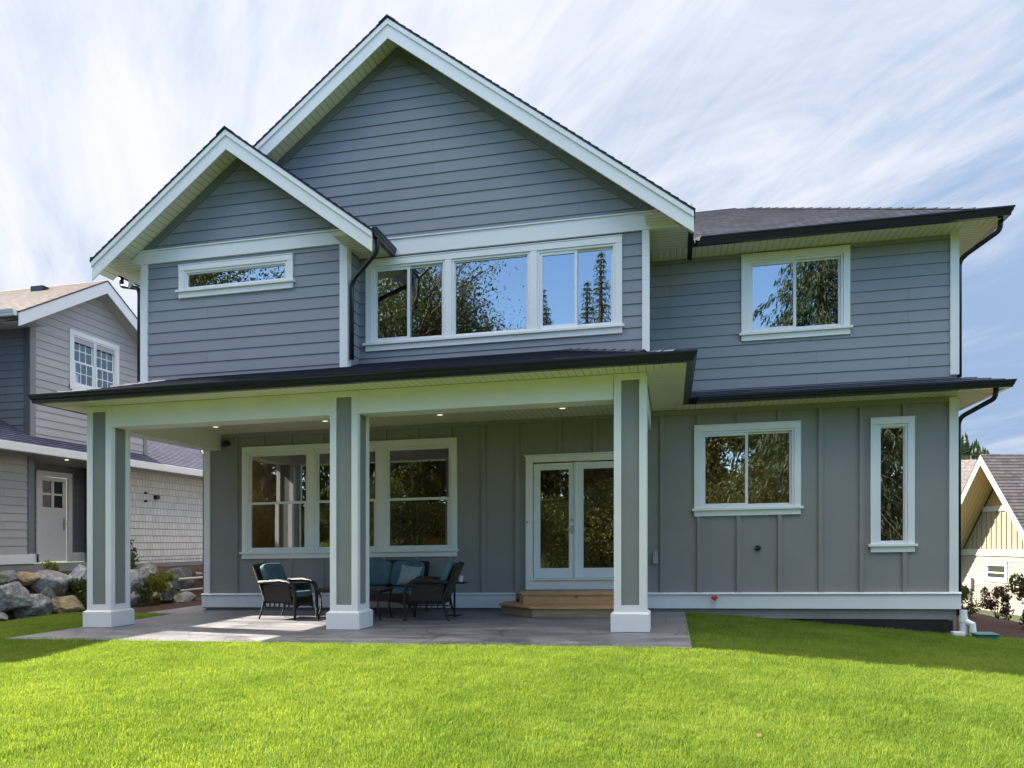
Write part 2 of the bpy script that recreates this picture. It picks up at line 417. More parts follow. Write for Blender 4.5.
def lap(mb, O, U, V, N, v0, v1, ufun, exposure=.178, t=.012, openings=(), start=None, uoff=0.):
    """overlapping courses on the plane O + u U + v V (outward N), u limited by ufun(v); openings (u0,u1,v0,v1)"""
    O, U, V, N = Vector(O), Vector(U), Vector(V), Vector(N)
    cuts = {v0, v1}; k = start if start is not None else v0
    while k < v1:
        if k > v0: cuts.add(round(k, 5))
        k += exposure
    base = start if start is not None else v0
    for o in openings:
        for q in (o[2], o[3]):
            if v0 < q < v1: cuts.add(q)
    cuts = sorted(cuts)
    for a, b in zip(cuts[:-1], cuts[1:]):
        if b - a < 1e-4: continue
        mid = (a + b) / 2; row = math.floor((mid - base) / exposure)
        rb = base + row * exposure
        pa = t * (1 - (a - rb) / exposure) + .001; pb = t * (1 - (b - rb) / exposure) + .001
        la, ra = ufun(a); lb, rb_ = ufun(b)
        segs = [((la, lb), (ra, rb_))]
        ops = sorted([o for o in openings if o[2] < mid < o[3]])
        cur_l = (la, lb); out = []
        for o in ops:
            out.append((cur_l, (o[0], o[0]))); cur_l = (o[1], o[1])
        out.append((cur_l, (ra, rb_)))
        for (l0, l1), (r0, r1) in out:
            if r0 - l0 < 1e-4 and r1 - l1 < 1e-4: continue
            A = O + U * l0 + V * a + N * pa; B = O + U * r0 + V * a + N * pa
            C = O + U * r1 + V * b + N * pb; D = O + U * l1 + V * b + N * pb
            uv = [(l0 + uoff, a - base + 40 * exposure), (r0 + uoff, a - base + 40 * exposure), (r1 + uoff, b - base + 40 * exposure), (l1 + uoff, b - base + 40 * exposure)]
            fl = (B - A).cross(D - A).dot(N) < 0
            mb.poly([A, D, C, B] if fl else [A, B, C, D], [uv[0], uv[3], uv[2], uv[1]] if fl else uv)
            if t > 0 and abs(a - rb) < 1e-4:
                A2, B2 = A - N * (pa + .004), B - N * (pa + .004)
                mb.poly([A2, B2, B, A] if not fl else [A, B, B2, A2], [uv[0], uv[1], uv[1], uv[0]])
def rect(a, b): return lambda v: (a, b)

def gutter(mb, p0, p1, out, m0=0, m1=0, h=.125, w=.125):
    """K-style gutter along p0-p1, its back top edge there; m0/m1: mitre slope at the ends"""
    p0, p1, out = Vector(p0), Vector(p1), Vector(out); d = (p1 - p0).normalized()
    prof = [(0, 0), (w, 0), (w, -.022), (w * .9, -.034), (w * .86, -.06), (w * .72, -.085), (w * .66, -h), (0, -h)]
    a = [p0 + out * q + Vector((0, 0, z)) - d * q * m0 for q, z in prof]
    b = [p1 + out * q + Vector((0, 0, z)) + d * q * m1 for q, z in prof]
    n = len(prof); fs = [tuple(range(n)), tuple(range(n, 2 * n))[::-1]] + [(i, n + i, n + (i + 1) % n, (i + 1) % n) for i in range(n)]
    if d.cross(out).z < 0: fs = [f[::-1] for f in fs]
    mb.mesh(a + b, fs)
def downspout(name, root, pts, label=None):
    mb = MB(); 
    # rounded bends
    P = [Vector(p) for p in pts]; q = [P[0]]
    for i in range(1, len(P) - 1):
        a, b, c = P[i - 1], P[i], P[i + 1]; r = min(.12, (a - b).length * .45, (c - b).length * .45)
        s, e = b + (a - b).normalized() * r, b + (c - b).normalized() * r
        for k in range(5):
            t_ = k / 4; q.append(s * (1 - t_) ** 2 + b * 2 * t_ * (1 - t_) + e * t_ ** 2)
    q.append(P[-1]); mb.tube(q, .036, 12)
    o = mb.build(name, 'dark_metal', root, smooth=True)
    if label: o['label'] = label
    return o

# ------------------------------------------------------------------ windows and doors (local plane: u=x, outward=-y)
def window(root, M, x0, x1, z0, z1, units, casing=.10, sill=True, mat='white_trim', glass='glass', shear=True, muntins=None, head=.0, vm='vinyl', label=None):
    """units: list of (a, b, kind, c, d); the casing fills between them. y=0 is the wall face"""
    mb = MB(M); ya, yb = -.036, .02
    xs = [x0] + [q for u in units for q in (u[0], u[1])] + [x1]
    for i in range(0, len(xs), 2): mb.box(xs[i], xs[i + 1], ya, yb, z0 + .002, z1 - casing)
    mb.box(x0 - .0, x1 + .0, ya - .004, yb, z1 - casing, z1)
    if not sill: mb.box(x0, x1, ya - .003, yb, z0, z0 + casing)
    w = mb.build('window', mat, root, shear, bevel=.004)
    if label: w['label'] = label
    zb = z0 + (0 if sill else casing); zt = z1 - casing
    if sill:
        mb = MB(M); mb.box(x0 - .035, x1 + .035, -.075, yb, z0 - .035, z0 + .005); mb.box(x0 - .0, x1 + .0, -.04, yb, z0 - .125, z0 - .0352)
        mb.build('sill', mat, w, shear, bevel=.004)
    mb = MB(M); mb.box(x0 - .003, x1 + .003, -.048, yb, z1 + .001, z1 + .012); mb.build('head_cap', mat, w, shear)
    fr = MB(M); gl = []
    for (a, b, kind) in units:
        f = .035; s = .045
        def ring(a_, b_, c_, d_, wd, y0, y1):
            fr.box(a_, a_ + wd, y0, y1, c_, d_); fr.box(b_ - wd, b_, y0, y1, c_, d_)
            fr.box(a_ + wd, b_ - wd, y0, y1, c_, c_ + wd); fr.box(a_ + wd, b_ - wd, y0, y1, d_ - wd, d_)
        ring(a + .001, b - .001, zb + .001, zt - .001, f, -.022, .06)
        ia, ib, ic, id_ = a + f, b - f, zb + f, zt - f
        if kind == 'slider':
            m = (ia + ib) / 2
            ring(ia + .001, m + .022, ic + .001, id_ - .001, s, -.008, .024); ring(m - .022, ib - .001, ic + .001, id_ - .001, s * .7, .026, .05)
            gl += [(ia + s, m + .022 - s, ic + s, id_ - s, .01), (m - .022 + s * .7, ib - s * .7, ic + s * .7, id_ - s * .7, .038)]
        elif kind == 'hung':
            m = (ic + id_) / 2 - .02
            ring(ia + .001, ib - .001, ic + .001, m + .022, s, -.008, .024); ring(ia + .001, ib - .001, m - .022, id_ - .001, s * .7, .026, .05)
            gl += [(ia + s, ib - s, ic + s, m + .022 - s, .01), (ia + s * .7, ib - s * .7, m - .022 + s * .7, id_ - s * .7, .038)]
        else:
            ring(ia + .001, ib - .001, ic + .001, id_ - .001, .02, 0, .04)
            gl += [(ia + .02, ib - .02, ic + .02, id_ - .02, .02)]
    if muntins:
        for (a_, b_, c_, d_, y_) in gl:
            nx, nz_ = muntins
            for k in range(1, nx): xx = a_ + (b_ - a_) * k / nx; fr.box(xx - .011, xx + .011, y_ - .012, y_ + .008, c_, d_)
            for k in range(1, nz_): z_ = c_ + (d_ - c_) * k / nz_; fr.box(a_, b_, y_ - .011, y_ + .007, z_ - .011, z_ + .011)
    fr.build('frame', vm, w, shear, bevel=.003)
    for (a_, b_, c_, d_, y_) in gl:
        g = MB(M); g.box(a_ - .004, b_ + .004, y_ + .0, y_ + .006, c_ - .004, d_ + .004); g.build('pane', glass, w, shear)
    return w
def T(x=0, y=0, z=0, rz=0): return Matrix.Translation((x, y, z)) @ Matrix.Rotation(rz, 4, 'Z')

# ------------------------------------------------------------------ terrain
def smooth(a, b, x):
    t = max(0, min(1, (x - a) / (b - a))); return t * t * (3 - 2 * t)
def gz(x, y):
    """ground height, before the lot's slight cross fall"""
    z = -.03 - .036 * max(0, -1.3 - y)
    z = max(z, -.65)
    r = max(0, x - .25)
    z -= (.083 * min(r, 4.6)) * (0.35 + .65 * smooth(-7, 1, y))
    z -= 1.35 * smooth(4.9, 13, x) * smooth(-9, 2, y)
    z += .72 * smooth(-11.55, -12.35, x - .20 * max(0, min(6, y - 2.5))) * smooth(-12, -3, y)
    z += 5.0 * smooth(-21, -32, y)
    return z
HX0, HX1 = -8.69, 4.34
def ground(x, y): return gz(x, y) + K * max(-25, min(25, x))
mb = MB(); xs = [-900, -400, -150, -70, -40, -28] + [-22 + .5 * i for i in range(0, 101)] + [32, 45, 70, 150, 400, 900]
ys = [-900, -400, -150, -70, -45, -30] + [-22 + .5 * i for i in range(0, 91)] + [27, 35, 50, 90, 160, 400, 900]
vs = [(x, y, ground(x, y) - .012) for y in ys for x in xs]; nx = len(xs)
fs = [(j * nx + i, j * nx + i + 1, (j + 1) * nx + i + 1, (j + 1) * nx + i) for j in range(len(ys) - 1) for i in range(nx - 1)]
mb.mesh(vs, fs); g = mb.build('ground', 'far_ground', None, False, smooth=True); tag(g, kind='structure')

def sheet(name, mat, x0, x1, y0, y1, dz, keep, step=.2, kind='structure', top=None):
    mb = MB(); nx = int((x1 - x0) / step) + 1; ny = int((y1 - y0) / step) + 1; idx = {}; vs = []
    for j in range(ny):
        for i in range(nx):
            x, y = x0 + i * step, y0 + j * step
            idx[i, j] = len(vs); vs.append((x, y, ground(x, y) + dz))
    fs = []
    for j in range(ny - 1):
        for i in range(nx - 1):
            x, y = x0 + (i + .5) * step, y0 + (j + .5) * step
            if keep(x, y): fs.append((idx[i, j], idx[i + 1, j], idx[i + 1, j + 1], idx[i, j + 1]))
    used = sorted({k for f in fs for k in f}); mp_ = {k: n for n, k in enumerate(used)}
    mb.mesh([vs[k] for k in used], [tuple(mp_[k] for k in f) for f in fs])
    o = mb.build(name, mat, None, False, smooth=True); tag(o, kind=kind); return o
rockline = lambda y: -11.5 + .20 * max(0, min(6, y - 2.5))
def in_patio(x, y): return (-8.82 < x < .26 and -1.34 < y < 3.1)
def in_lawn(x, y):
    if in_patio(x, y): return False
    if x < -8.8:
        if y > 2.2 - .35 * (x + 8.8) * .3: return False
        return x > rockline(y) + .62 - .12 * y * .5 if y > -.5 else x > -20 and (x > -11.2 or y < -2)
    if HX0 - .1 < x < HX1 + .05 and y > 2.98: return False
    if x > 4.3: return y < 3.35 - (x - 4.3) * .55
    return y < 3.0
lawn = sheet('lawn', 'soil', -16, 12, -10.4, 4.0, .006, in_lawn, .1)
sheet('mulch_bed', 'mulch', -14.2, -8.6, -1.6, 12, .004, lambda x, y: x > -14 and not in_lawn(x, y) and not (x > -9.9 and y < 1.5), .2)
sheet('mulch_bed_right', 'mulch', 4.3, 16, -3, 14, .004, lambda x, y: not in_lawn(x, y) and (x > 4.5), .2).name = 'mulch_bed'

# patio and side path
mb = MB()
mb.box(-8.8, .24, -1.32, 3.0, -.14, 0)
p = mb.build('patio', 'patio_concrete', None, True, bevel=.008); tag(p, kind='structure')
mb = MB(); mb.prism([(-9.55, 1.9, -.13), (-8.803, 1.55, -.13), (-8.803, 11, -.13), (-9.75, 11, -.13)], (0, 0, .125))
p = mb.build('path', 'patio_concrete', None, True); tag(p, kind='structure')

# ------------------------------------------------------------------ THE HOUSE
house = thing('house', (-2, 3, 0), 'grey two storey house with white trim, two front gables and a deep covered porch', 'house')
W, YCn, YB = 3.0, 1.54, 1.05      # wall planes: ground floor and right wing, centre gable, left bay
FY = (0, -1, 0); UXv = (1, 0, 0); UZ = (0, 0, 1)
# openings (x0,x1,z0,z1) of the glazed areas inside the casings
TR = [(-7.80, -6.55), (-6.42, -5.18), (-5.04, -3.79)]
op_low = [(a, b, 1.12, 2.96) for a, b in TR] + [(-2.34, -.74, .40, 2.57), (.49, 1.97, 1.72, 2.97), (3.20, 3.65, 1.09, 2.96)]
mb = MB(); lap(mb, (0, W, 0), UXv, UZ, FY, .20, 3.42, rect(HX0, HX1), 10, 0, op_low)
mb.build('wall', 'batten_wall', house)
# side walls of the ground floor
mb = MB(); mb.box(HX0, HX0 + .1, W + .004, 11, -.4, 3.42); mb.box(HX1 - .1, HX1, W + .004, 11, -.4, 3.42); mb.box(HX0 + .1, HX1 - .1, 10.9, 11, -.4, 3.42)
mb.build('wall', 'batten_wall', house)
# battens
mb = MB(); bw = .034
bx = [-8.03, -7.47, -6.91, -6.27, -5.66, -5.05, -4.43, -3.82, -3.21, -2.60, -1.85, -1.25, -.64, -.13, .47, 1.10, 1.74, 2.36, 2.97, 3.60]
blocks = [(-7.90, -3.69, .99, 3.06), (-2.44, -.62, .3, 2.70), (.39, 2.06, 1.60, 3.08), (3.10, 3.74, .97, 3.08)]
for x in bx:
    zs = [(.31, 3.262)]
    for b in blocks:
        if b[0] - .03 < x < b[1] + .03:
            zs = [q for (c, d) in zs for q in ((c, min(d, b[2])), (max(c, b[3]), d)) if q[1] - q[0] > .02]
    for c, d in zs: mb.box(x - bw, x + bw, W - .032, W + .01, c, d)
for (c, d) in ((HX0 + .11, -.27), (-.27, HX1 - .11)): mb.box(c + .001, d - .001, W - .036, W + .01, 3.264, 3.40)
mb.build('battens', 'batten_wall', house, bevel=.003)
# corner boards and water table
mb = MB()
mb.box(HX1 - .108, HX1 + .02, W - .032, W + .02, .312, 3.34); mb.box(HX1 - .02, HX1 + .024, W + .021, W + .13, .312, 3.34)
mb.box(HX0 - .02, HX0 + .108, W - .032, W + .02, .312, 3.33); mb.box(HX0 - .024, HX0 + .02, W + .021, W + .13, .312, 3.33)
mb.build('corner_board', 'white_trim', house, bevel=.004)
mb = MB()
for a, b in ((HX0 - .05, -2.62), (-.75, HX1 + .05)):
    mb.box(a, b, W - .05, W + .012, .055, .285); mb.prism([(a - .004, W + .01, .287), (a - .004, W - .075, .287), (a - .004, W - .075, .300), (a - .004, W - .03, .318), (a - .004, W + .01, .320)], (b - a + .008, 0, 0))
mb.box(HX1 + .001, HX1 + .05, W + .013, 11, .055, .285)
mb.build('water_table', 'white_trim', house, bevel=.003)
mb = MB(); mb.box(HX0 + .02, HX1 - .03, W + .0, W + .2, -.11, .06); mb.build('foundation', 'foundation', house)
mb = MB()
N_ = 60
top = [(-.2 + (HX1 - .05 + .2) * i / N_, W - .006, -.125 + .012 * noise.noise((i * .35, 0, 0)) + .01 * noise.noise((i * 1.7, 3, 0))) for i in range(N_ + 1)]
mb.prism([(-.2, W - .006, -.75)] + [(HX1 - .05, W - .006, -.75)] + top[::-1], (0, .2, 0))
mb.build('damp_proofing', 'black_tar', house)

def front_siding(yp, x0, x1, z0, z1, ops=(), start=3.30, fun=None, mat='siding'):
    mb = MB(); lap(mb, (0, yp, 0), UXv, UZ, FY, z0, z1, fun or rect(x0, x1), .178, .013, ops, start=start - .178 * 6)
    return mb.build('wall', mat, house)
# --- left bay
BX0, BX1 = -8.51, -4.91
front_siding(YB, BX0, BX1, 3.6, 5.9, [(-7.70, -5.92, 5.36, 5.69)])
gb = lambda z: (BX0 + max(0, (z - 6.02)) / .755 * 1.0, BX1 - max(0, z - 6.02) / .755)
RB = (-6.70, 7.65, 2.40); RC = (-4.25, 9.31, 4.58); PT = .755
def under(rg, z, off): # half width of the roof's underside at height z
    return max(0.0, (rg[1] - off - z) / PT)
front_siding(YB, 0, 0, 6.05, RB[1] - .22, (), 3.30, lambda z: (RB[0] - under(RB, z, .21), RB[0] + under(RB, z, .21)))
mb = MB()   # right cheek of the bay, then its left cheek
lap(mb, (BX1, 0, 0), (0, 1, 0), UZ, (1, 0, 0), 3.6, 5.85, rect(YB + .004, YCn + .0), .178, .013, start=3.30 - .178 * 6)
lap(mb, (BX0, 0, 0), (0, 1, 0), UZ, (-1, 0, 0), 3.4, 5.85, rect(YB + .004, 11), .178, .013, start=3.30 - .178 * 6)
mb.build('wall', 'siding', house)
mb = MB()
mb.box(BX0 - .03, BX0 + .10, YB - .034, YB + .02, 3.85, 5.858); mb.box(BX1 - .10, BX1 + .03, YB - .034, YB + .02, 3.9, 5.858)
mb.box(BX1 - .005, BX1 + .034, YB + .021, YB + .11, 3.9, 5.858)
mb.build('corner_board', 'white_trim', house, bevel=.004)
def clip_band(yp, z0, z1, rg, off, d=.04, proj=.0):
    mb = MB(); a0, a1 = under(rg, z0, off), under(rg, z1, off); a0 = min(a0, rg[2] - .1)
    mb.prism([(rg[0] - a0, yp - d, z0), (rg[0] + a0, yp - d, z0), (rg[0] + a1, yp - d, z1), (rg[0] - a1, yp - d, z1)], (0, d + .02, 0))
    mb.box(rg[0] - a1, rg[0] + a1, yp - d - .02, yp + .02, z1 + .001, z1 + .022)
    return mb.build('frieze_band', 'white_trim', house, bevel=.003)
clip_band(YB, 5.86, 6.06, RB, .19)
# --- centre gable
CX0, CX1 = BX1, -.33
front_siding(YCn, CX0, CX1, 3.7, 5.83, [(-4.66, -3.47, 4.44, 5.67), (-3.34, -2.11, 4.44, 5.67), (-1.98, -.79, 4.44, 5.67)])
front_siding(YCn, 0, 0, 6.06, RC[1] - .22, (), 3.30, lambda z: (RC[0] - under(RC, z, .21), RC[0] + under(RC, z, .21)))
clip_band(YCn, 5.80, 6.05, RC, .19)
mb = MB(); mb.box(CX1 - .075, CX1 + .03, YCn - .034, YCn + .02, 3.9, 5.798); mb.box(CX1 - .005, CX1 + .034, YCn + .021, YCn + .11, 3.9, 5.798)
mb.build('corner_board', 'white_trim', house, bevel=.004)
mb = MB(); lap(mb, (CX1, 0, 0), (0, 1, 0), UZ, (1, 0, 0), 3.6, 5.85, rect(YCn + .004, W + .3), .178, .013, start=3.30 - .178 * 6)
mb.build('wall', 'siding', house)
# rake boards lying on the gable walls (same grey as the siding)
for rg, yp in ((RB, YB), (RC, YCn)):
    mb = MB()
    for s in (-1, 1):
        zb_ = 6.085; o1, o2 = .185, .33
        mb.prism([(rg[0], yp - .026, rg[1] - o1), (rg[0] + s * under(rg, zb_, o1), yp - .026, zb_), (rg[0] + s * under(rg, zb_, o2), yp - .026, zb_), (rg[0], yp - .026, rg[1] - o2)], (0, .02, 0))
    mb.build('rake_trim', 'grey_trim', house)
# --- right wing, upper floor
front_siding(W, CX1, HX1, 3.6, 5.90, [(1.22, 2.71, 4.57, 5.72)])
mb = MB(); mb.box(HX1 - .095, HX1 + .03, W - .034, W + .02, 3.68, 5.87); mb.box(HX1 - .005, HX1 + .034, W + .021, W + .13, 3.68, 5.87)
mb.build('corner_board', 'white_trim', house, bevel=.004)
mb = MB(); lap(mb, (HX1, 0, 0), (0, 1, 0), UZ, (1, 0, 0), 3.6, 5.87, rect(W + .004, 11), .178, .013, start=3.30 - .178 * 6)
mb.build('wall', 'siding', house)

# --- windows
M0 = T(0, W, 0)
window(house, M0, -7.90, -3.69, 1.09, 3.06, [(a, b, 'hung') for a, b in TR], .10, glass='glass_dim')
window(house, M0, .39, 2.06, 1.70, 3.07, [(.49, 1.96, 'slider')], .10, glass='glass_dim')
window(house, M0, 3.10, 3.74, 1.07, 3.06, [(3.20, 3.64, 'fixed')], .10)
window(house, M0, 1.14, 2.80, 4.545, 5.82, [(1.24, 2.70, 'slider')], .10)
window(house, T(0, YCn, 0), -4.79, -.70, 4.42, 5.75, [(-4.68, -3.46, 'slider'), (-3.35, -2.10, 'fixed'), (-1.99, -.80, 'slider')], .10)
window(house, T(0, YB, 0), -7.83, -5.80, 5.375, 5.78, [(-7.73, -5.90, 'fixed')], .09)

# --- french doors
mb = MB(M0); mb.box(-2.45, -2.33, -.036, .02, .37, 2.57); mb.box(-.75, -.63, -.036, .02, .37, 2.57); mb.box(-2.45, -.63, -.040, .02, 2.572, 2.68)
mb.box(-2.48, -.60, -.06, .02, 2.682, 2.705); mb.box(-2.33, -.75, -.02, .03, .37, .535); mb.box(-2.345, -.735, -.07, .03, .536, .565)
mb.build('door_frame', 'white_trim', house, bevel=.004)
for k, (a, b) in enumerate(((-2.315, -1.585), (-1.565, -.80))):
    mb = MB(M0); y0, y1 = .0, .045
    mb.box(a, a + .115, y0, y1, .57, 2.55); mb.box(b - .115, b, y0, y1, .57, 2.55); mb.box(a + .115, b - .115, y0, y1, .57, .74); mb.box(a + .115, b - .115, y0, y1, 2.435, 2.55)
    if k == 0: mb.box(b - .02, b + .028, -.016, -.001, .57, 2.55)
    d = mb.build('door', 'vinyl', house, bevel=.004)
    mb = MB(M0); mb.box(a + .112, b - .112, .015, .022, .737, 2.44); mb.build('pane', 'glass_dim', d)
    if k == 0:
        mb = MB(M0); mb.tube([(b - .055, -.06, 1.40), (b - .16, -.06, 1.395)], .010, 8); mb.tube([(b - .055, 0, 1.40), (b - .055, -.065, 1.40)], .013, 8)
        mb.box(b - .08, b - .03, -.008, 0, 1.33, 1.47); mb.build('handle', 'steel', d, smooth=False)
        mb = MB(M0); mb.tube([(b - .055, .0, 1.56), (b - .055, -.025, 1.56)], .028, 16); mb.build('deadbolt', 'steel', d)
        mb = MB(M0)
        for z in (.72, 1.52, 2.30): mb.box(a - .016, a + .006, -.014, -.001, z - .05, z + .05)
        mb.build('hinge', 'steel', d)
mb = MB(M0); mb.box(-2.455, -2.40, -.06, -.037, 1.52, 1.56); mb.build('door_catch', 'steel', house)

# --- roofs
def rake_roof(rg, yf, yback_l, yback_r, soff_y, hx_l=None, mat='shingle'):
    xr, zr, hw = rg; L = math.hypot(hw, hw * PT); cs, sn = hw / L, hw * PT / L
    mb = MB()
    for s, yb in ((-1, yback_l), (1, yback_r)):
        N = Vector((s * sn, 0, cs)); V = Vector((-s * cs, 0, sn)); O = Vector((xr + s * hw, 0, zr - hw * PT))
        lap(mb, O, (0, 1, 0), V, N, -.02, L, rect(yf - .03, yb), .142, .011)
        # deck edge and underside
        A, B = O + V * -.02, Vector((xr, 0, zr))
        for y in (yf - .028,):
            a, b = Vector((A.x, y, A.z)), Vector((B.x, y, B.z)); mb.poly([a, b, b - Vector((0, 0, .028)), a - Vector((0, 0, .028))])
        mb.poly([Vector((A.x, yf - .028, A.z - .028)), Vector((B.x, yf - .028, B.z - .028)), Vector((B.x, yb, B.z - .028)), Vector((A.x, yb, A.z - .028))])
        mb.poly([Vector((A.x, yf - .028, A.z)), Vector((A.x, yb, A.z)), Vector((A.x, yb, A.z - .028)), Vector((A.x, yf - .028, A.z - .028))])
    # ridge caps
    y = yf - .04
    while y < min(yback_l, yback_r) + .1 and y < max(yback_l, yback_r):
        for s in (-1, 1):
            p0 = Vector((xr, y, zr + .018)); p1 = Vector((xr + s * .14, y, zr + .018 - .14 * PT))
            q0 = Vector((xr, y + .2, zr + .008)); q1 = Vector((xr + s * .14, y + .2, zr + .008 - .14 * PT))
            mb.poly([p0, p1, q1, q0], [(0, y), (.1, y), (.1, y + .1), (0, y + .1)]); mb.poly([p0, p1, p1 - Vector((0, 0, .02)), p0 - Vector((0, 0, .02))])
        y += .2
    mb.build('roof', mat, house)
    # fascia: upper strip proud of the lower board
    mb = MB(); mb2 = MB()
    for s in (-1, 1):
        xe = xr + s * hw
        def strip(m, o1, o2, y0, y1):
            m.prism([(xr, y0, zr - o1), (xe, y0, zr - o1 - hw * PT), (xe, y0, zr - o2 - hw * PT), (xr, y0, zr - o2)], (0, y1 - y0, 0))
        strip(mb, .029, .115, yf - .022, yf + .02); strip(mb, .1151, .325, yf - .002, yf + .02)
        V = Vector((-s * cs, 0, sn)); N = Vector((-s * sn, 0, -cs)); O = Vector((xe, 0, zr - hw * PT - .165))
        lap(mb2, O, (0, 1, 0), V, N, .0, L - .0, rect(yf + .021, soff_y), 10, 0)
    mb.build('fascia', 'white_trim', house, bevel=.003)
    return mb2.build('soffit', 'soffit_across', house)
rake_roof(RC, YCn - .44, 11.4, 11.4, YCn + .02)
rake_roof(RB, YB - .45, 9.5, YCn + .4, YB + .02)
# eave boxes of the gables (level soffits) with their fascia boards
mb = MB()
lap(mb, (0, 0, 5.815), (0, 1, 0), (1, 0, 0), (0, 0, -1), RB[0] - RB[2] + .06, BX0 + .02, rect(YB - .43, 9.5), 10, 0)
lap(mb, (0, 0, 5.815), (0, 1, 0), (1, 0, 0), (0, 0, -1), BX1 - .02, RB[0] + RB[2] - .06, rect(YB - .43, YCn), 10, 0)
lap(mb, (0, 0, 5.868), (0, 1, 0), (1, 0, 0), (0, 0, -1), CX1 - .02, RC[0] + RC[2] - .06, rect(YCn - .42, 3.0), 10, 0)
mb.build('soffit', 'soffit_white', house)
mb = MB()
def eave_board(x0, x1, y0, y1, z0, z1): mb.box(x0, x1, y0, y1, z0, z1)
eave_board(RB[0] - RB[2] + .02, RB[0] - RB[2] + .05, YB - .43, 9.5, 5.80, 5.89)
eave_board(RB[0] + RB[2] - .05, RB[0] + RB[2] - .02, YB - .43, YCn, 5.80, 5.89)
eave_board(RC[0] + RC[2] - .05, RC[0] + RC[2] - .02, YCn - .42, 2.5, 5.87, 5.95)
mb.build('eave_board', 'white_trim', house)
mb = MB()
gutter(mb, (RB[0] - RB[2] + .02, 9.5, 5.915), (RB[0] - RB[2] + .02, YB - .40, 5.915), (-1, 0, 0), 0, 0, .115, .10)
gutter(mb, (RB[0] + RB[2] - .05, YB - .40, 5.90), (RB[0] + RB[2] - .05, YCn - .05, 5.90), (1, 0, 0), 0, 0, .12, .10)
mb.build('gutter', 'dark_metal', house)

def hip_plane(mb, e0, e1, zr, pitch, inward, run, h0, h1, lo=0.0):
    """roof plane above the eave line e0-e1 (xy), rising along inward; h0/h1: 1 hip (shrinks), 0 straight"""
    e0, e1, inw = Vector((*e0, 0)), Vector((*e1, 0)), Vector((*inward, 0))
    U = (e1 - e0).normalized(); Ln = (e1 - e0).length; sl = math.hypot(1, pitch)
    V = (inw + Vector((0, 0, pitch))) / sl; N = U.cross(V)
    if N.z < 0: N = -N
    lap(mb, Vector((e0.x, e0.y, zr)), U, V, N, -.015, run * sl, lambda v: (h0 * max(0, v) / sl, Ln - h1 * max(0, v) / sl), .142, .010)
def caps(mb, p0, p1, w=.1):
    p0, p1 = Vector(p0), Vector(p1); L = (p1 - p0).length; d = (p1 - p0).normalized(); sd = d.cross(Vector((0, 0, 1))).normalized()
    n = int(L / .2)
    for k in range(n):
        a = p0 + d * (k * .2); b = a + d * .2; up = Vector((0, 0, .034)); dn = Vector((0, 0, .012))
        for s in (-1, 1):
            mb.poly([a + up, a + sd * s * w + dn * .0 + Vector((0, 0, -.012)), b + sd * s * w + Vector((0, 0, -.02)), b + up - Vector((0, 0, .016))], [(0, k * .3), (.1, k * .3), (.1, k * .3 + .1), (0, k * .3 + .1)])
            mb.poly([a + up, a + sd * s * w - Vector((0, 0, .012)), a + sd * s * w - Vector((0, 0, .03)), a - Vector((0, 0, .01))])
# right wing upper roof
EX, EYf, EZ, PW = 4.79, 2.52, 5.985, .55
mb = MB()
hip_plane(mb, (-3, EYf), (EX, EYf), EZ, PW, (0, 1), 3.5, 0, 1)
hip_plane(mb, (EX, EYf), (EX, 9.5), EZ, PW, (-1, 0), 3.5, 1, 1)
hip_plane(mb, (-3, 9.5), (EX, 9.5), EZ, PW, (0, -1), 3.5, 0, 1)
caps(mb, (EX, EYf, EZ), (EX - 3.4, EYf + 3.4, EZ + 3.4 * PW))
mb.build('roof', 'shingle', house)
mb = MB()
gutter(mb, (.35, EYf, EZ), (EX, EYf, EZ), (0, -1, 0), -1, 1); gutter(mb, (EX, EYf, EZ), (EX, 9.5, EZ), (1, 0, 0), 1, 0)
gutter(mb, (.27, 1.55, 6.005), (.27, EYf - .03, 6.005), (1, 0, 0), 0, 0, .145, .07)
mb.build('gutter', 'dark_metal', house)
mb = MB()
lap(mb, (0, 0, 5.865), UXv, (0, 1, 0), (0, 0, -1), EYf + .0, W + .02, lambda v: (-.3, EX), 10, 0)
mb.build('soffit', 'soffit_white', house)
mb = MB(); lap(mb, (0, 0, 5.863), (0, 1, 0), UXv, (0, 0, -1), HX1 - .02, EX, lambda v: (EYf + (v - HX1) * 1.0 + .03, 9.5), 10, 0)
mb.build('soffit', 'soffit_white', house)
# ground floor skirt roof on the right
SX, SYf, SZ, SP = 4.82, 2.50, 3.455, .36
mb = MB(); hip_plane(mb, (.30, SYf), (SX, SYf), SZ, SP, (0, 1), .55, 0, 1); hip_plane(mb, (SX, SYf), (SX, 9.5), SZ, SP, (-1, 0), .50, 1, 0)
caps(mb, (SX, SYf, SZ), (SX - .45, SYf + .45, SZ + .45 * SP), .08)
mb.build('roof', 'shingle', house)
mb = MB(); gutter(mb, (.34, SYf, SZ), (SX, SYf, SZ), (0, -1, 0), -1, 1, .11, .11); gutter(mb, (SX, SYf, SZ), (SX, 9.5, SZ), (1, 0, 0), 1, 0, .11, .11)
mb.build('gutter', 'dark_metal', house)
mb = MB(); lap(mb, (0, 0, 3.352), UXv, (0, 1, 0), (0, 0, -1), SYf, W + .02, lambda v: (.1, SX), 10, 0); mb.build('soffit', 'soffit_white', house)
mb = MB(); lap(mb, (0, 0, 3.350), (0, 1, 0), UXv, (0, 0, -1), HX1 - .02, SX, lambda v: (SYf + (v - HX1) + .05, 9.5), 10, 0); mb.build('soffit', 'soffit_white', house)
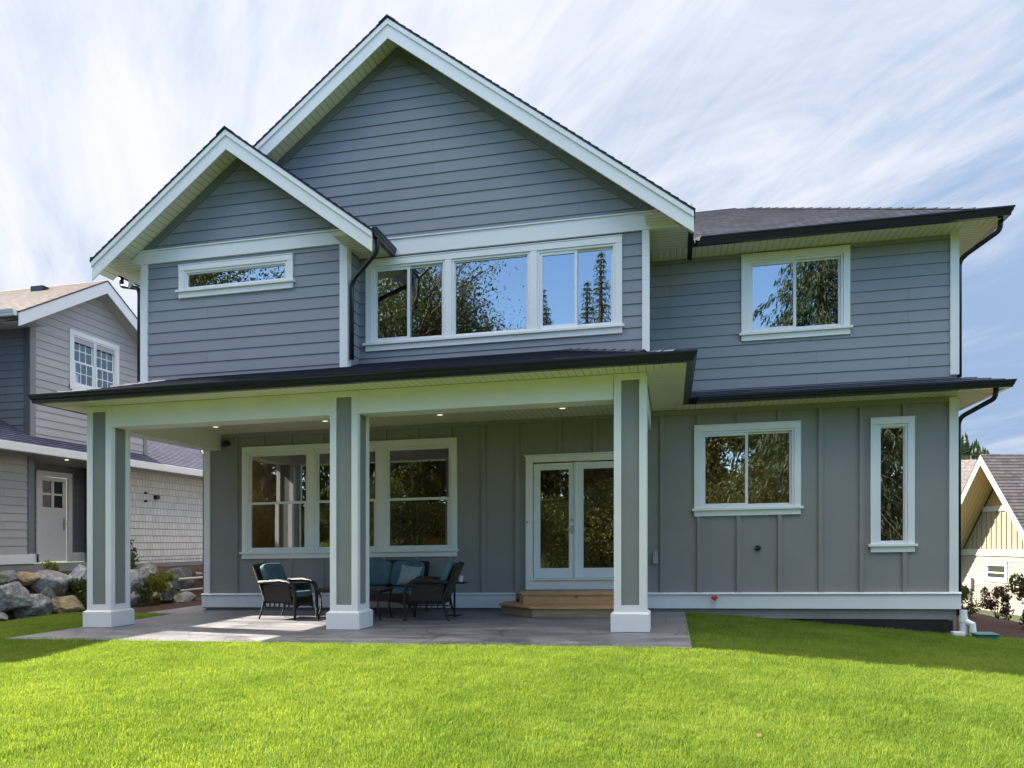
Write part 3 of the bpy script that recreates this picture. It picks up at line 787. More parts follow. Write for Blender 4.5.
# porch roof
PXL, PXR, PYf, PZ, PP = -9.15, .20, -.33, 3.485, .335
mb = MB()
hip_plane(mb, (PXL, PYf), (PXR, PYf), PZ, PP, (0, 1), 1.86, 1, 1)
hip_plane(mb, (PXL, PYf), (PXL, 11), PZ, PP, (1, 0), .66, 1, 0)
hip_plane(mb, (PXR, PYf), (PXR, 3.0), PZ, PP, (-1, 0), .54, 1, 0)
caps(mb, (PXL, PYf, PZ), (PXL + .62, PYf + .62, PZ + .62 * PP), .09); caps(mb, (PXR, PYf, PZ), (PXR - .5, PYf + .5, PZ + .5 * PP), .09)
caps(mb, (PXL + .64, PYf + .64, PZ + .64 * PP), (PXL + 1.3, PYf + 1.3, PZ + 1.3 * PP), .09); caps(mb, (PXR - .53, PYf + .53, PZ + .53 * PP), (PXR - 1.8, PYf + 1.8, PZ + 1.8 * PP), .09)
mb.build('roof', 'shingle', house)
mb = MB()
gutter(mb, (PXL, PYf, PZ), (PXR, PYf, PZ), (0, -1, 0), 1, 1); gutter(mb, (PXL, 11, PZ), (PXL, PYf, PZ), (-1, 0, 0), 0, 1); gutter(mb, (PXR, PYf, PZ), (PXR, SYf - .1, PZ), (1, 0, 0), 1, 0)
mb.build('gutter', 'dark_metal', house)
mb = MB()
lap(mb, (0, 0, 3.362), UXv, (0, 1, 0), (0, 0, -1), PYf, .055, lambda v: (PXL + 0 * v, PXR), 10, 0)
mb.build('soffit', 'soffit_white', house)
mb = MB()
lap(mb, (0, 0, 3.360), (0, 1, 0), UXv, (0, 0, -1), -.30, PXR, lambda v: (.05 - (v + .30) * .76, 3.0), 10, 0)
lap(mb, (0, 0, 3.360), (0, 1, 0), UXv, (0, 0, -1), PXL, -8.66, lambda v: (PYf + .03 + (v - PXL) * .7, 11), 10, 0)
mb.build('soffit', 'soffit_white', house)
mb = MB(); lap(mb, (0, 0, 3.335), UXv, (0, 1, 0), (0, 0, -1), .3, 3.0, rect(-8.4, -.5), 10, 0); mb.build('porch_ceiling', 'ceiling', house)
# beams
mb = MB()
for a, b in ((-8.27, -4.70), (-4.28, -.72)): mb.box(a, b, .055, .40, 3.03, 3.358)
mb.box(-8.66, -8.34, .45, 2.965, 3.03, 3.358); mb.box(-.64, -.31, .45, 2.965, 3.03, 3.358)
mb.build('beam', 'white_trim', house, bevel=.004)
# columns
def column(xr):
    """xr: right face of the base block"""
    c = xr - .25; h = .21; y0, y1 = .04, .46; cw = .095
    mb = MB()
    for sx in (-1, 1):
        xa = c + sx * h; xb = c + sx * (h - cw)
        mb.box(xa, xb, y0, y0 + .02, .262, 3.357); mb.box(xa, xb, y1 - .02, y1, .262, 3.357)
        mb.box(xa, c + sx * (h - .02), y0 + .0201, y0 + cw, .262, 3.357); mb.box(xa, c + sx * (h - .02), y1 - cw, y1 - .0201, .262, 3.357)
        mb.box(xa, c + sx * (h - .02), y0 + cw, y1 - cw, .262, .345); mb.box(xa, c + sx * (h - .02), y0 + cw, y1 - cw, 3.27, 3.357)
    for y in (y0, y1 - .02):
        mb.box(c - h + cw, c + h - cw, y, y + .02, .262, .345); mb.box(c - h + cw, c + h - cw, y, y + .02, 3.27, 3.357)
    o = mb.build('column', 'white_trim', house, bevel=.004)
    mb = MB(); mb.box(c - h + .021, c + h - .021, y0 + .0205, y1 - .0205, .262, 3.356); mb.build('panel', 'column_panel', o)
    mb = MB(); mb.box(c - .25, c + .25, 0, .5, .004, .235)
    b = .25; d0, d1 = .235, .262
    v = [(c - b, 0, d0), (c + b, 0, d0), (c + b, .5, d0), (c - b, .5, d0), (c - h - .003, y0 - .003, d1), (c + h + .003, y0 - .003, d1), (c + h + .003, y1 + .003, d1), (c - h - .003, y1 + .003, d1)]
    mb.mesh(v, [(0, 1, 5, 4), (1, 2, 6, 5), (2, 3, 7, 6), (3, 0, 4, 7), (4, 5, 6, 7)])
    mb.build('base', 'white_trim', o, bevel=.004)
for xr in (-.255, -4.24, -8.232): column(xr)
# downlights in the porch ceiling
for x in (-7.86, -5.77, -3.72, -1.68):
    mb = MB(); n = 20; y = 2.08
    ring = [(x + .075 * math.cos(2 * math.pi * k / n), y + .075 * math.sin(2 * math.pi * k / n), 3.333) for k in range(n)]
    ring2 = [(x + .05 * math.cos(2 * math.pi * k / n), y + .05 * math.sin(2 * math.pi * k / n), 3.318) for k in range(n)]
    mb.mesh(ring + ring2, [(k, (k + 1) % n, n + (k + 1) % n, n + k) for k in range(n)])
    o = mb.build('downlight', 'vinyl', house)
    mb = MB(); mb.poly([(a, b, c + .003) for a, b, c in ring2]); mb.build('lamp', 'downlight_glow', o)
# downspouts
downspout('downspout', house, [(4.80, 2.60, 5.86), (4.80, 2.62, 5.72), (HX1 + .075, W + .10, 5.50), (HX1 + .075, W + .10, 3.66)])
downspout('downspout', house, [(4.72, 2.55, 3.36), (4.72, 2.58, 3.22), (HX1 + .085, W + .16, 3.03), (HX1 + .085, W + .16, -.05)])
downspout('downspout', house, [(RB[0] + RB[2] + .0, YB - .25, 5.79), (RB[0] + RB[2] + .0, YB - .24, 5.60), (BX1 + .075, YB + .03, 5.28), (BX1 + .075, YB + .03, 4.07)])
downspout('downspout', house, [(RB[0] - RB[2] - .03, 1.3, 5.80), (RB[0] - RB[2] - .03, 1.3, 5.66), (BX0 - .085, YB + .02, 5.50), (BX0 - .085, YB + .02, 3.9)])
downspout('downspout', house, [(PXL - .04, 3.5, 3.37), (PXL - .04, 3.5, 3.25), (HX0 - .085, W + .10, 3.0), (HX0 - .085, W + .10, .03)])
# small fittings
mb = MB(M0); mb.box(-.285, -.195, -.07, .0, .80, .93); mb.box(-.275, -.205, -.035, .0, .93, 1.02); mb.build('outlet_box', 'grey_plastic', house, bevel=.01)
mb = MB(M0); mb.tube([(1.40, 0, 1.04), (1.40, -.03, 1.04)], .045, 16); mb.tube([(1.40, -.03, 1.045), (1.40, -.10, 1.03)], .014, 8); mb.tube([(1.36, -.075, 1.035), (1.44, -.075, 1.055)], .012, 8)
mb.build('hose_tap', 'dark_metal', house)
mb = MB(M0); mb.tube([(-8.21, 0, 3.16), (-8.21, -.10, 3.16)], .045, 14); mb.tube([(-8.21, -.10, 3.18), (-8.21, -.14, 3.10)], [.035, .05], 14); mb.build('wall_lamp', 'dark_metal', house, smooth=True)
mb = MB(M0); mb.tube([(.72, -.052, .235), (.72, -.11, .235)], .02, 12)
for k in range(5):
    a = k * 2.5; mb.tube([(.72, -.11, .235), (.72 + .05 * math.cos(a), -.12, .235 + .045 * math.sin(a))], .013, 8)
mb.tube([(.66, -.11, .245), (.74, -.11, .20)], .016, 8)
mb.build('tap_handle', 'red_plastic', house)
# rooms behind the glass
def room(x0, x1, y0, y1, z0, z1, holes=()):
    mb = MB()
    lap(mb, (0, y1, 0), UXv, UZ, FY, z0, z1, rect(x0, x1), 50, 0, holes)
    mb.poly([(x0, y0, z0), (x0, y1, z0), (x0, y1, z1), (x0, y0, z1)]); mb.poly([(x1, y0, z0), (x1, y0, z1), (x1, y1, z1), (x1, y1, z0)])
    mb.poly([(x0, y0, z1), (x0, y1, z1), (x1, y1, z1), (x1, y0, z1)])
    mb.build('room', 'interior', house)
    mb = MB(); mb.poly([(x0, y0, z0), (x1, y0, z0), (x1, y1, z0), (x0, y1, z0)]); mb.build('room_floor', 'interior_floor', house)
room(HX0 + .12, .1, W + .08, 10.8, .45, 3.2, [(-8.3, -7.2, 1.4, 2.7), (-6.6, -5.2, 1.3, 2.7), (-2.6, -1.0, 1.2, 2.5)])
room(.12, HX1 - .12, W + .08, 7, .45, 3.2)
room(CX1 + .02, HX1 - .12, W + .08, 7, 3.6, 5.84)
room(CX0 + .02, CX1 - .02, YCn + .08, 7, 3.6, 5.84)
room(BX0 + .1, CX0 - .02, YB + .08, 7, 3.6, 5.84)
mb = MB(); mb.box(-5.6, -3.4, 6.6, 7.3, .45, 1.35); mb.box(-2.9, -.6, 9.9, 10.6, .45, 1.4); mb.build('kitchen_counter', 'interior_floor', house)

for (x, y) in ((-7.2, 3.75), (-5.0, 3.8), (-1.6, 3.7), (1.25, 3.75), (3.3, 3.9)):  # added lamps, hidden above the window heads, to brighten the rooms
    mb = MB(); mb.tube([(x, y, 3.195), (x, y, 3.17)], .17, 20); o = mb.build('room_fill_lamp', 'vinyl', house)
    mb = MB(); mb.tube([(x, y, 3.168), (x, y, 3.14)], .14, 20); mb.build('shade', 'room_fill_glow', o)
# wooden steps in front of the doors
steps = thing('wooden_steps', (-1.6, 2.4, 0), 'two tier wooden steps with clipped corner below the glass doors', 'steps')
def tier(out, z0, z1, mat, tread):
    mb = MB(); mb.prism([(x, y, z0) for x, y in out], (0, 0, z1 - z0 - .038)); mb.build('riser', mat, steps, bevel=.003)
    mb = MB()
    cx = sum(p[0] for p in out) / len(out); 
    o2 = [(x - (.025 if x < -2 else -.025 if x > -1 else 0), y - (.025 if y < 2.9 else 0)) for x, y in out]
    mb.prism([(x, y, z1 - .036) for x, y in o2], (0, 0, .036)); mb.build('tread', tread, steps, bevel=.004)
tier([(-2.78, 2.94), (-2.78, 2.50), (-2.12, 1.82), (-.62, 1.82), (-.62, 2.94)], .004, .175, 'wood_grey', 'wood_fresh')
tier([(-2.46, 2.945), (-2.46, 2.50), (-2.36, 2.30), (-.66, 2.30), (-.66, 2.945)], .177, .36, 'wood_fresh', 'wood_fresh')

# ------------------------------------------------------------------ furniture
def rbox(mb, x0, x1, y0, y1, z0, z1, puff=.35, n=6):
    """cushion: a box with pillowed faces"""
    bm = bmesh.new(); bmesh.ops.create_cube(bm, size=2)
    bmesh.ops.subdivide_edges(bm, edges=bm.edges[:], cuts=n, use_grid_fill=True)
    c = Vector(((x0 + x1) / 2, (y0 + y1) / 2, (z0 + z1) / 2)); h = Vector(((x1 - x0) / 2, (y1 - y0) / 2, (z1 - z0) / 2))
    vs = []
    for v in bm.verts:
        p = v.co; l4 = (abs(p.x) ** 6 + abs(p.y) ** 6 + abs(p.z) ** 6) ** (1 / 6); q = p / l4
        q = q * (1 - .0) ; vs.append(c + Vector((q.x * h.x, q.y * h.y, q.z * h.z)))
    mb.mesh(vs, [tuple(v.index for v in f.verts) for f in bm.faces]); bm.free()
def armchair(width=.62, seats=1, name='armchair', label='', cat='armchair', group=None):
    """faces -y; origin on the floor at its centre"""
    t = thing(name, (0, 0, 0), label, cat, group)
    hw = width / 2
    def part(n, mat, f, parent=t, **k):
        m = MB(); f(m); return m.build(n, mat, parent, False, **k)
    # seat box with an arched apron
    def seatf(m):
        m.box(-hw + .03, hw - .03, -.27, .27, .26, .35)
        for x in (-hw + .03, hw - .055):
            for k in range(7):
                y = -.27 + k * .54 / 6; m.box(x, x + .025, y - .006, y + .006, .20 + .05 * abs(k - 3) / 3 * 0, .27)
            m.box(x, x + .025, -.27, .27, .185, .205)
        n = 14
        top = [(-hw + .03 + (2 * hw - .06) * k / n, -.285, .275) for k in range(n + 1)]
        bot = [(-hw + .03 + (2 * hw - .06) * k / n, -.285, .16 + .07 * math.sin(math.pi * k / n)) for k in range(n + 1)]
        for k in range(n): m.prism([top[k], top[k + 1], bot[k + 1], bot[k]], (0, .02, 0))
    part('seat_frame', 'wicker', seatf)
    # side panels under the arms
    def sides(m):
        for s in (-1, 1):
            x = s * (hw - .015)
            m.prism([(x - .012, -.25, .30), (x - .012, .25, .30), (x - .012, .29, .55), (x - .012, -.2, .575)], (.024, 0, 0))
    part('side_panel', 'wicker', sides)
    def back(m):
        m.prism([(-hw + .02, .24, .30), (-hw + .02, .275, .30), (-hw + .02, .50, .86), (-hw + .02, .465, .88)], (2 * hw - .04, 0, 0))
        m.tube([(-hw + .02, .48, .875), (0, .495, .895), (hw - .02, .48, .875)], .022, 10)
        for s in (-1, 1): m.tube([(s * (hw - .02), .25, .3), (s * (hw - .02), .48, .875)], .022, 8)
    part('backrest', 'wicker', back)
    for s in (-1, 1):
        def arm(m):
            x = s * (hw + .005)
            m.tube([(x, .36, .60), (x, .2, .61), (x, -.05, .625), (x, -.2, .61), (x, -.29, .55), (x, -.325, .44), (x, -.325, .28)], [.03, .034, .036, .036, .034, .03, .026], 10, flat=1.0)
        part('armrest', 'wicker', arm, smooth=True)
        def fl(m): m.tube([(s * (hw + .005), -.325, .29), (s * (hw + .005), -.325, .02)], [.026, .021], 8); m.tube([(s * (hw + .005), -.325, .02), (s * (hw + .005), -.325, 0)], .026, 8)
        part('leg', 'wicker', fl)
        def bl(m): m.tube([(s * (hw - .02), .27, .32), (s * (hw - .01), .30, .16), (s * hw, .36, 0)], [.02, .018, .014], 8)
        part('leg', 'wicker', bl)
    w = (width - .08) / seats
    for k in range(seats):
        a = -hw + .04 + k * w
        def sc(m): rbox(m, a + .004, a + w - .004, -.30, .25, .35, .46)
        part('seat_cushion', 'cushion', sc, smooth=True)
        def bc(m):
            m.M = Matrix.Translation((0, .24, .44)) @ Matrix.Rotation(R(-22), 4, 'X'); rbox(m, a + .004, a + w - .004, -.11, .01, .0, .47)
            for bx_ in (-.1, .1):
                for bz in (.30,): m.tube([(a + w / 2 + bx_, -.103, bz), (a + w / 2 + bx_, -.112, bz)], .012, 8)
        part('back_cushion', 'cushion', bc, smooth=True)
    return t
GRP = 'wicker armchairs on the patio'
c1 = armchair(label='brown wicker armchair in the sun patch left of the middle column', group=GRP)
c1.location = (-6.18, 1.60, K * -6.18); c1.rotation_euler = (0, 0, R(84))
c2 = copy_tree(c1); c2['label'] = 'brown wicker armchair in the shade, its back turned to the wooden steps'
c2.location = (-3.72, 1.55, K * -3.72); c2.rotation_euler = (0, 0, R(-84))
ls = armchair(1.28, 2, 'loveseat', 'wicker loveseat with two blue cushions against the wall behind the middle column', 'sofa')
ls.location = (-4.82, 2.45, K * -4.82)
pl = MB(Matrix.Translation((-4.42, 2.42, .47)) @ Matrix.Rotation(R(-18), 4, 'X') @ Matrix.Rotation(R(8), 4, 'Y'))
n = 12; vs = []; fs = []
for side_ in (-1, 1):
    for j in range(n + 1):
        for i in range(n + 1):
            u, v = i / n * 2 - 1, j / n * 2 - 1
            pinch = 1 - .10 * (1 - abs(u) ** 2) * abs(v) ** 3; pinch2 = 1 - .10 * (1 - abs(v) ** 2) * abs(u) ** 3
            vs.append((u * .20 * pinch2, side_ * .065 * ((1 - u ** 4) * (1 - v ** 4)) ** .5, (v * pinch + 1) * .19))
for s_ in range(2):
    b = s_ * (n + 1) ** 2
    for j in range(n):
        for i in range(n):
            f = (b + j * (n + 1) + i, b + j * (n + 1) + i + 1, b + (j + 1) * (n + 1) + i + 1, b + (j + 1) * (n + 1) + i); fs.append(f if s_ == 0 else f[::-1])
pl.mesh(vs, fs)
o = pl.build('throw_pillow', 'pillow', None, True, smooth=True, origin=(-4.42, 2.42, .47)); tag(o, 'pale grey throw pillow leaning on the right of the loveseat', 'pillow')
# coffee table
tb = thing('coffee_table', (-4.98, 1.55, 0), 'dark low coffee table with curved legs, mostly behind the middle column', 'table')
mb = MB(); mb.box(-.58, .58, -.30, .30, .475, .495); mb.build('tabletop', 'wicker', tb, False, bevel=.008)
mb = MB(); mb.box(-.53, .53, -.26, .26, .44, .473); mb.build('apron', 'wicker', tb, False)
for sx in (-1, 1):
    for sy in (-1, 1):
        mb = MB(); x, y = sx * .50, sy * .24
        mb.tube([(x + sx * .03, y, .47), (x - sx * .01, y, .36), (x - sx * .02, y, .2), (x + sx * .03, y, 0)], [.018, .016, .015, .017], 8); mb.build('leg', 'wicker', tb, False, smooth=True)
# side table and cup
st = thing('side_table', (-3.42, 2.15, 0), 'small dark side table partly hidden behind the right wicker armchair', 'table')
mb = MB(); mb.box(-.13, .13, -.13, .13, .53, .555); mb.build('tabletop', 'wicker', st, False, bevel=.006)
mb = MB(); mb.tube([(-.07, 0, .53), (-.07, 0, .02)], .018, 10); mb.box(-.17, .03, -.1, .1, 0, .02); mb.build('pedestal', 'wicker', st, False)
mb = MB(); mb.tube([(-3.37, 2.1, .557), (-3.37, 2.1, .66)], [.03, .04], 14); o = mb.build('cup', 'vinyl', None, True, smooth=False, origin=(-3.37, 2.1, .557)); tag(o, 'white cup standing on the small side table', 'cup')

# drain pipe, box, lid at the right corner
dp = thing('drain_pipe', (4.44, 2.93, -.36), 'white plastic drain pipe rising beside the right corner of the foundation', 'pipe')
mb = MB(); mb.tube([(4.42, 2.95, -.40), (4.42, 2.95, .04)], .052, 16); mb.build('riser', 'vinyl', dp, smooth=False)
mb = MB(); mb.tube([(4.42, 2.95, -.12), (4.52, 2.88, -.17), (4.53, 2.87, -.34)], .05, 14); mb.tube([(4.42, 2.95, -.06), (4.42, 2.95, -.14)], .062, 16); mb.build('elbow', 'vinyl', dp, smooth=False)
mb = MB(); mb.box(4.20, 4.36, 2.70, 2.84, -.35, -.27); o = mb.build('cover_block', 'vinyl', None, bevel=.01, origin=(4.28, 2.77, -.35)); tag(o, 'small white cover block on the grass by the foundation corner', 'block')
mb = MB(); mb.box(4.50, 4.78, 2.62, 2.90, -.46, -.31); mb.box(4.48, 4.80, 2.60, 2.92, -.309, -.285); o = mb.build('utility_box', 'green_plastic', None, bevel=.015, origin=(4.72, 2.78, -.42)); tag(o, 'green utility box lid at the lawn edge right of the house', 'utility box')

# fallen leaf on the lawn
def fallen_leaf(x, y, s, rz, label):
    z = gz(x, y) + .05; mb = MB(Matrix.Translation((x, y, z)) @ Matrix.Rotation(rz, 4, 'Z') @ Matrix.Rotation(R(25), 4, 'X'))
    out = [(math.cos(a) * s * (1 + .25 * math.cos(5 * a)), math.sin(a) * s * .6 * (1 + .25 * math.cos(5 * a))) for a in [k * math.pi / 10 for k in range(20)]]
    mb.prism([(a, b, .12 * abs(a)) for a, b in out], (0, 0, .002)); o = mb.build('fallen_leaf', 'leaf_litter', None, origin=(x, y, z)); tag(o, label, 'leaf')
fallen_leaf(.565, -4.62, .026, 1.0, 'curled brown leaf lying on the front lawn right of the centre')

# ------------------------------------------------------------------ left neighbour
nl = thing('house', (-16, 6, .7), 'grey neighbour house beyond the boulder wall on the left, with white fascia and shingled garage', 'house')
NX = -14.0; MX = lambda x: T(x, 0, 0, R(90))     # local x -> +y, outward -> +x
y0, y1 = 4.33, 8.10; ym = 6.2; hwN = 2.55; pN = .60; zR = 7.84
def nlap(name, mat, x, v0, v1, fun, ops=(), exp=.178, t=.013, rev=False):
    mb = MB(); lap(mb, (x, 0, 0), (0, 1, 0), UZ, (1, 0, 0), v0, v1, fun, exp, t, ops); return mb.build(name, mat, nl)
nlap('wall', 'siding_pale', NX, 3.3, 6.2, rect(y0, y1), [(5.54, 6.94, 5.15, 6.19)])
nlap('wall', 'siding_pale', NX, 6.2, zR - .22, lambda z: (ym - min(ym - y0, (zR - .2 - z) / pN), ym + min(y1 - ym, (zR - .2 - z) / pN)))
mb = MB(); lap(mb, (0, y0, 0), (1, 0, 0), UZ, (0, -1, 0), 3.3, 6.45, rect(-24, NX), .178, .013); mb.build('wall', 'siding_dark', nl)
mb = MB(); mb.box(NX - .02, NX + .03, y0 - .02, y0 + .13, 3.6, 6.35); mb.box(NX - .02, NX + .03, y1 - .12, y1 + .02, 3.6, 6.35); mb.build('corner_board', 'siding_pale', nl)
mb = MB(); mb.box(NX - .14, NX + .028, y0 - .035, y0 - .015, 3.6, 6.35); mb.build('corner_board', 'siding_dark', nl)
window(nl, MX(NX), 5.43, 7.05, 5.04, 6.46, [(5.54, 6.235, 'hung'), (6.245, 6.94, 'hung')], .11, sill=False, mat='pale_trim', muntins=(3, 2), glass='glass_dim')
# gable roof, ridge along x
mb = MB(); Ls = math.hypot(hwN, hwN * pN)
for s in (-1, 1):
    V = Vector((0, -s * hwN / Ls, hwN * pN / Ls)); N = Vector((0, s * hwN * pN / Ls, hwN / Ls))
    lap(mb, (0, ym + s * hwN, zR - hwN * pN), (1, 0, 0), V, N, 0, Ls, rect(-17.8, NX + .42), .142, .012)
    a = Vector((NX + .42, ym + s * hwN, zR - hwN * pN)); b = Vector((NX + .42, ym, zR)); dz = Vector((0, 0, .03)); back_ = Vector((-3.6, 0, 0))
    mb.poly([a, b, b - dz, a - dz]); mb.poly([a - dz, b - dz, b - dz + back_, a - dz + back_])
mb.build('roof', 'shingle_tan', nl)
mb = MB()
for s in (-1, 1):
    mb.prism([(NX + .38, ym, zR - .031), (NX + .38, ym + s * hwN, zR - .031 - hwN * pN), (NX + .38, ym + s * hwN, zR - .32 - hwN * pN), (NX + .38, ym, zR - .32)], (.03, 0, 0))
mb.build('fascia', 'pale_trim', nl, bevel=.004)
mb = MB()
for s in (-1, 1):
    V = Vector((0, -s * hwN / Ls, hwN * pN / Ls)); N = Vector((0, s * hwN * pN / Ls, hwN / Ls)) * -1
    lap(mb, (0, ym + s * hwN, zR - hwN * pN - .22), (1, 0, 0), V, N, 0, Ls, rect(NX - .01, NX + .379), 10, 0)
lap(mb, (0, 0, 6.18), (1, 0, 0), (0, 1, 0), (0, 0, -1), ym - hwN, y0 + .02, rect(-20, NX + .379), 10, 0)
mb.build('soffit', 'siding_pale', nl)
mb = MB(); gutter(mb, (-20, ym - hwN, 6.34), (NX + .36, ym - hwN, 6.34), (0, -1, 0)); mb.build('gutter', 'pale_trim', nl)
mb = MB(); mb.box(-15.35, -15.0, 5.7, 5.95, 7.5, 7.68); mb.build('roof_vent', 'dark_metal', nl)
# lower roof sheet sloping to the fascia at x=-13.4
ex, ez, pe = -13.42, 3.47, .50
mb = MB(); sl = math.hypot(1, pe); V = Vector((-1 / sl, 0, pe / sl)); N = Vector((pe / sl, 0, 1 / sl))
lap(mb, (ex, 0, ez), (0, 1, 0), V, N, -.02, 5.6 * sl, rect(-4.0, y0 - .0), .142, .011)
lap(mb, (ex, 0, ez), (0, 1, 0), V, N, -.02, .60 * sl, rect(y0, y1), .142, .011)
lap(mb, (ex, 0, ez), (0, 1, 0), V, N, -.02, 5.6 * sl, rect(y1, 15), .142, .011)
mb.build('roof', 'shingle_purple', nl)
mb = MB(); mb.box(ex - .0, ex + .10, -4.0, 15, ez - .19, ez - .01); mb.build('gutter', 'pale_trim', nl, bevel=.01)
mb = MB(); mb.box(NX - 1.0, ex - .003, -4.0, 15, ez - .17, ez - .15); mb.build('soffit', 'grey_plastic', nl)
mb = MB(); n = 14; mb.tube([(-13.75, 5.1, ez - .172), (-13.75, 5.1, ez - .185)], .04, n); mb.build('downlight', 'downlight_glow', nl)
# lower walls
nlap('wall', 'siding_pale', NX, 1.12, ez - .16, rect(-4, 4.32), exp=.178)
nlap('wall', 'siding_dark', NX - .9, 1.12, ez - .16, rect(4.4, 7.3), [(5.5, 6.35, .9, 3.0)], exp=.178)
nlap('wall', 'white_shake', NX, .80, ez - .16, rect(6.9, 15), exp=.19, t=.014)
mb = MB(); mb.box(NX - .9, NX, 4.28, 4.32, .8, ez - .16); mb.box(NX - .9, NX, 6.90, 6.94, .8, ez - .16); mb.build('wall', 'siding_dark', nl)
mb = MB(); mb.box(NX - .03, NX + .03, 4.26, 4.42, 1.12, ez - .16); mb.build('corner_board', 'grey_trim', nl)
mb = MB(); mb.box(NX - .01, NX + .035, -4, 4.42, .90, 1.115); mb.box(NX - .9, NX - .86, 4.45, 5.44, .90, 1.115); mb.box(NX - .9, NX - .86, 6.42, 6.89, .90, 1.115); mb.build('water_table', 'pale_trim', nl)
mb = MB(); mb.box(NX - .2, NX + .01, -4, 15, .3, .895); mb.box(NX - .9, NX - .202, 4.3, 6.9, .3, .86); mb.build('foundation', 'foundation', nl)
MD = MX(NX - .9)
mb = MB(MD); mb.box(5.38, 5.5, -.04, .02, .9, 3.0); mb.box(6.35, 6.48, -.04, .02, .9, 3.0); mb.box(5.38, 6.48, -.045, .02, 3.001, 3.13); mb.build('door_frame', 'pale_trim', nl, bevel=.004)
mb = MB(MD); mb.box(5.5, 6.35, .02, .06, .92, 2.25); mb.box(5.5, 6.35, .02, .06, 2.90, 3.0)
for a, b in ((5.5, 5.62), (5.885, 5.965), (6.23, 6.35)): mb.box(a, b, .02, .06, 2.251, 2.899)
mb.box(5.621, 6.229, .022, .058, 2.55, 2.60)
d = mb.build('door', 'pale_trim', nl, bevel=.005)
mb = MB(MD); mb.box(5.62, 6.23, .035, .042, 2.25, 2.90); mb.build('pane', 'glass_dark', d)
mb = MB(MD); mb.tube([(6.27, .02, 1.85), (6.27, -.05, 1.85), (6.17, -.05, 1.85)], .012, 8); mb.box(6.245, 6.295, .0, .02, 1.7, 2.0); mb.build('handle', 'steel', d)
mb = MB(MX(NX)); 
for a, z in ((8.05, 2.72), (8.05, 2.50)): mb.tube([(a, 0, z), (a, -.06, z)], .035, 10)
mb.tube([(8.45, 0, 2.62), (8.45, -.12, 2.62)], .065, 14); mb.build('wall_fittings', 'dark_metal', nl)
mb = MB(MX(NX)); mb.tube([(13.0, -.06, .7), (13.0, -.06, 1.35)], .025, 8); mb.build('vent_pipe', 'vinyl', nl)
# upper storey of the neighbour's front wing, left of the picture: its shadow lies on the patio's left end
mb = MB(); wx0, wx1, wy0, wy1, we = -22.5, -16.3, -.65, 4.32, 6.98
lap(mb, (wx1, 0, 0), (0, 1, 0), UZ, (1, 0, 0), 3.6, we, rect(wy0, wy1), .178, .013, [(1.2, 2.8, 4.9, 6.0)]); lap(mb, (0, wy0, 0), UXv, UZ, FY, 3.0, we, rect(wx0, wx1), .178, .013)
mb.build('wall', 'siding_pale', nl)
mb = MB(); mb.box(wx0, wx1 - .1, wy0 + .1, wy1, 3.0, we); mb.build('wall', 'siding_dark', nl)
window(nl, MX(wx1), 1.1, 2.9, 4.8, 6.1, [(1.2, 1.99, 'hung'), (2.01, 2.8, 'hung')], .10, sill=False, mat='pale_trim', muntins=(3, 2))
mb = MB(); xc = (wx0 + wx1) / 2; hw_ = (wx1 - wx0) / 2 + .45; Lw = math.hypot(hw_, hw_ * .5)
for s in (-1, 1):
    V = Vector((-s * hw_ / Lw, 0, hw_ * .5 / Lw)); N = Vector((s * hw_ * .5 / Lw, 0, hw_ / Lw))
    lap(mb, (xc + s * hw_, 0, we + .05), (0, 1, 0), V, N, 0, Lw, rect(wy0 - .4, 7), .142, .012)
mb.build('roof', 'shingle_tan', nl)
mb = MB(); mb.box(xc - hw_ + .02, xc + hw_, wy0 - .38, 5, we - .03, we + .03); mb.build('soffit', 'pale_trim', nl)
mb = MB(); lap(mb, (0, wy0, 0), UXv, UZ, FY, we + .04, we + hw_ * .5, lambda z: (xc - (we + hw_ * .5 - z) / .5, xc + (we + hw_ * .5 - z) / .5), .178, .013); mb.build('wall', 'siding_pale', nl)
# ------------------------------------------------------------------ right neighbour (its gable wall faces the sun)
th = math.atan(158/744)
fwd = Vector((-math.sin(th), math.cos(th), 0)); rgt = Vector((math.cos(th), math.sin(th), 0))
camp = Vector((0, -YC, 0))
D0 = 28.3
org = camp + fwd * D0 + rgt * 18.8
ang = th + R(90)       # local +y points into the house (towards rgt); local x runs along fwd negative
# local frame: x = -fwd (to the right in the picture), outward (-y) = -rgt
MR = Matrix.Translation(org) @ Matrix(((-fwd.x, rgt.x, 0, 0), (-fwd.y, rgt.y, 0, 0), (0, 0, 1, 0), (0, 0, 0, 1)))
nr = thing('house', (org.x, org.y, -1.3), 'cream neighbour house on the right with a steep sunlit gable and brown shingle roof', 'house', shear=False)
def rb(name, mat, f, parent=nr, bevel=0):
    m = MB(MR); f(m); 
    m.v = [p - Vector(nr.location) for p in m.v]
    return m.build(name, mat, parent, False, bevel=bevel)
gp = 1.22; zt = 4.40; hwR = 3.4
def f(m): lap(m, (0, 0, 0), UXv, UZ, FY, -2.6, .62, rect(-3.0, 5), .2, .016, [(-1.20, -.02, -.30, .28)])
rb('wall', 'siding_cream', f)
def f(m): lap(m, (0, 0, 0), UXv, UZ, FY, .85, 2.35, lambda z: (-(zt - .3 - z) / gp, (zt - .3 - z) / gp), 10, 0)
rb('wall', 'cream_panel', f)
def f(m):
    for k in range(-8, 14):
        x = k * .30; top_ = min(2.35, zt - .35 - abs(x) * gp)
        if top_ > .9: m.box(x - .03, x + .03, -.03, 0, .85, top_)
rb('battens', 'cream_panel', f)
def f(m): lap(m, (0, 0, 0), UXv, UZ, FY, 2.55, zt - .32, lambda z: (-(zt - .3 - z) / gp, (zt - .3 - z) / gp), .18, .016)
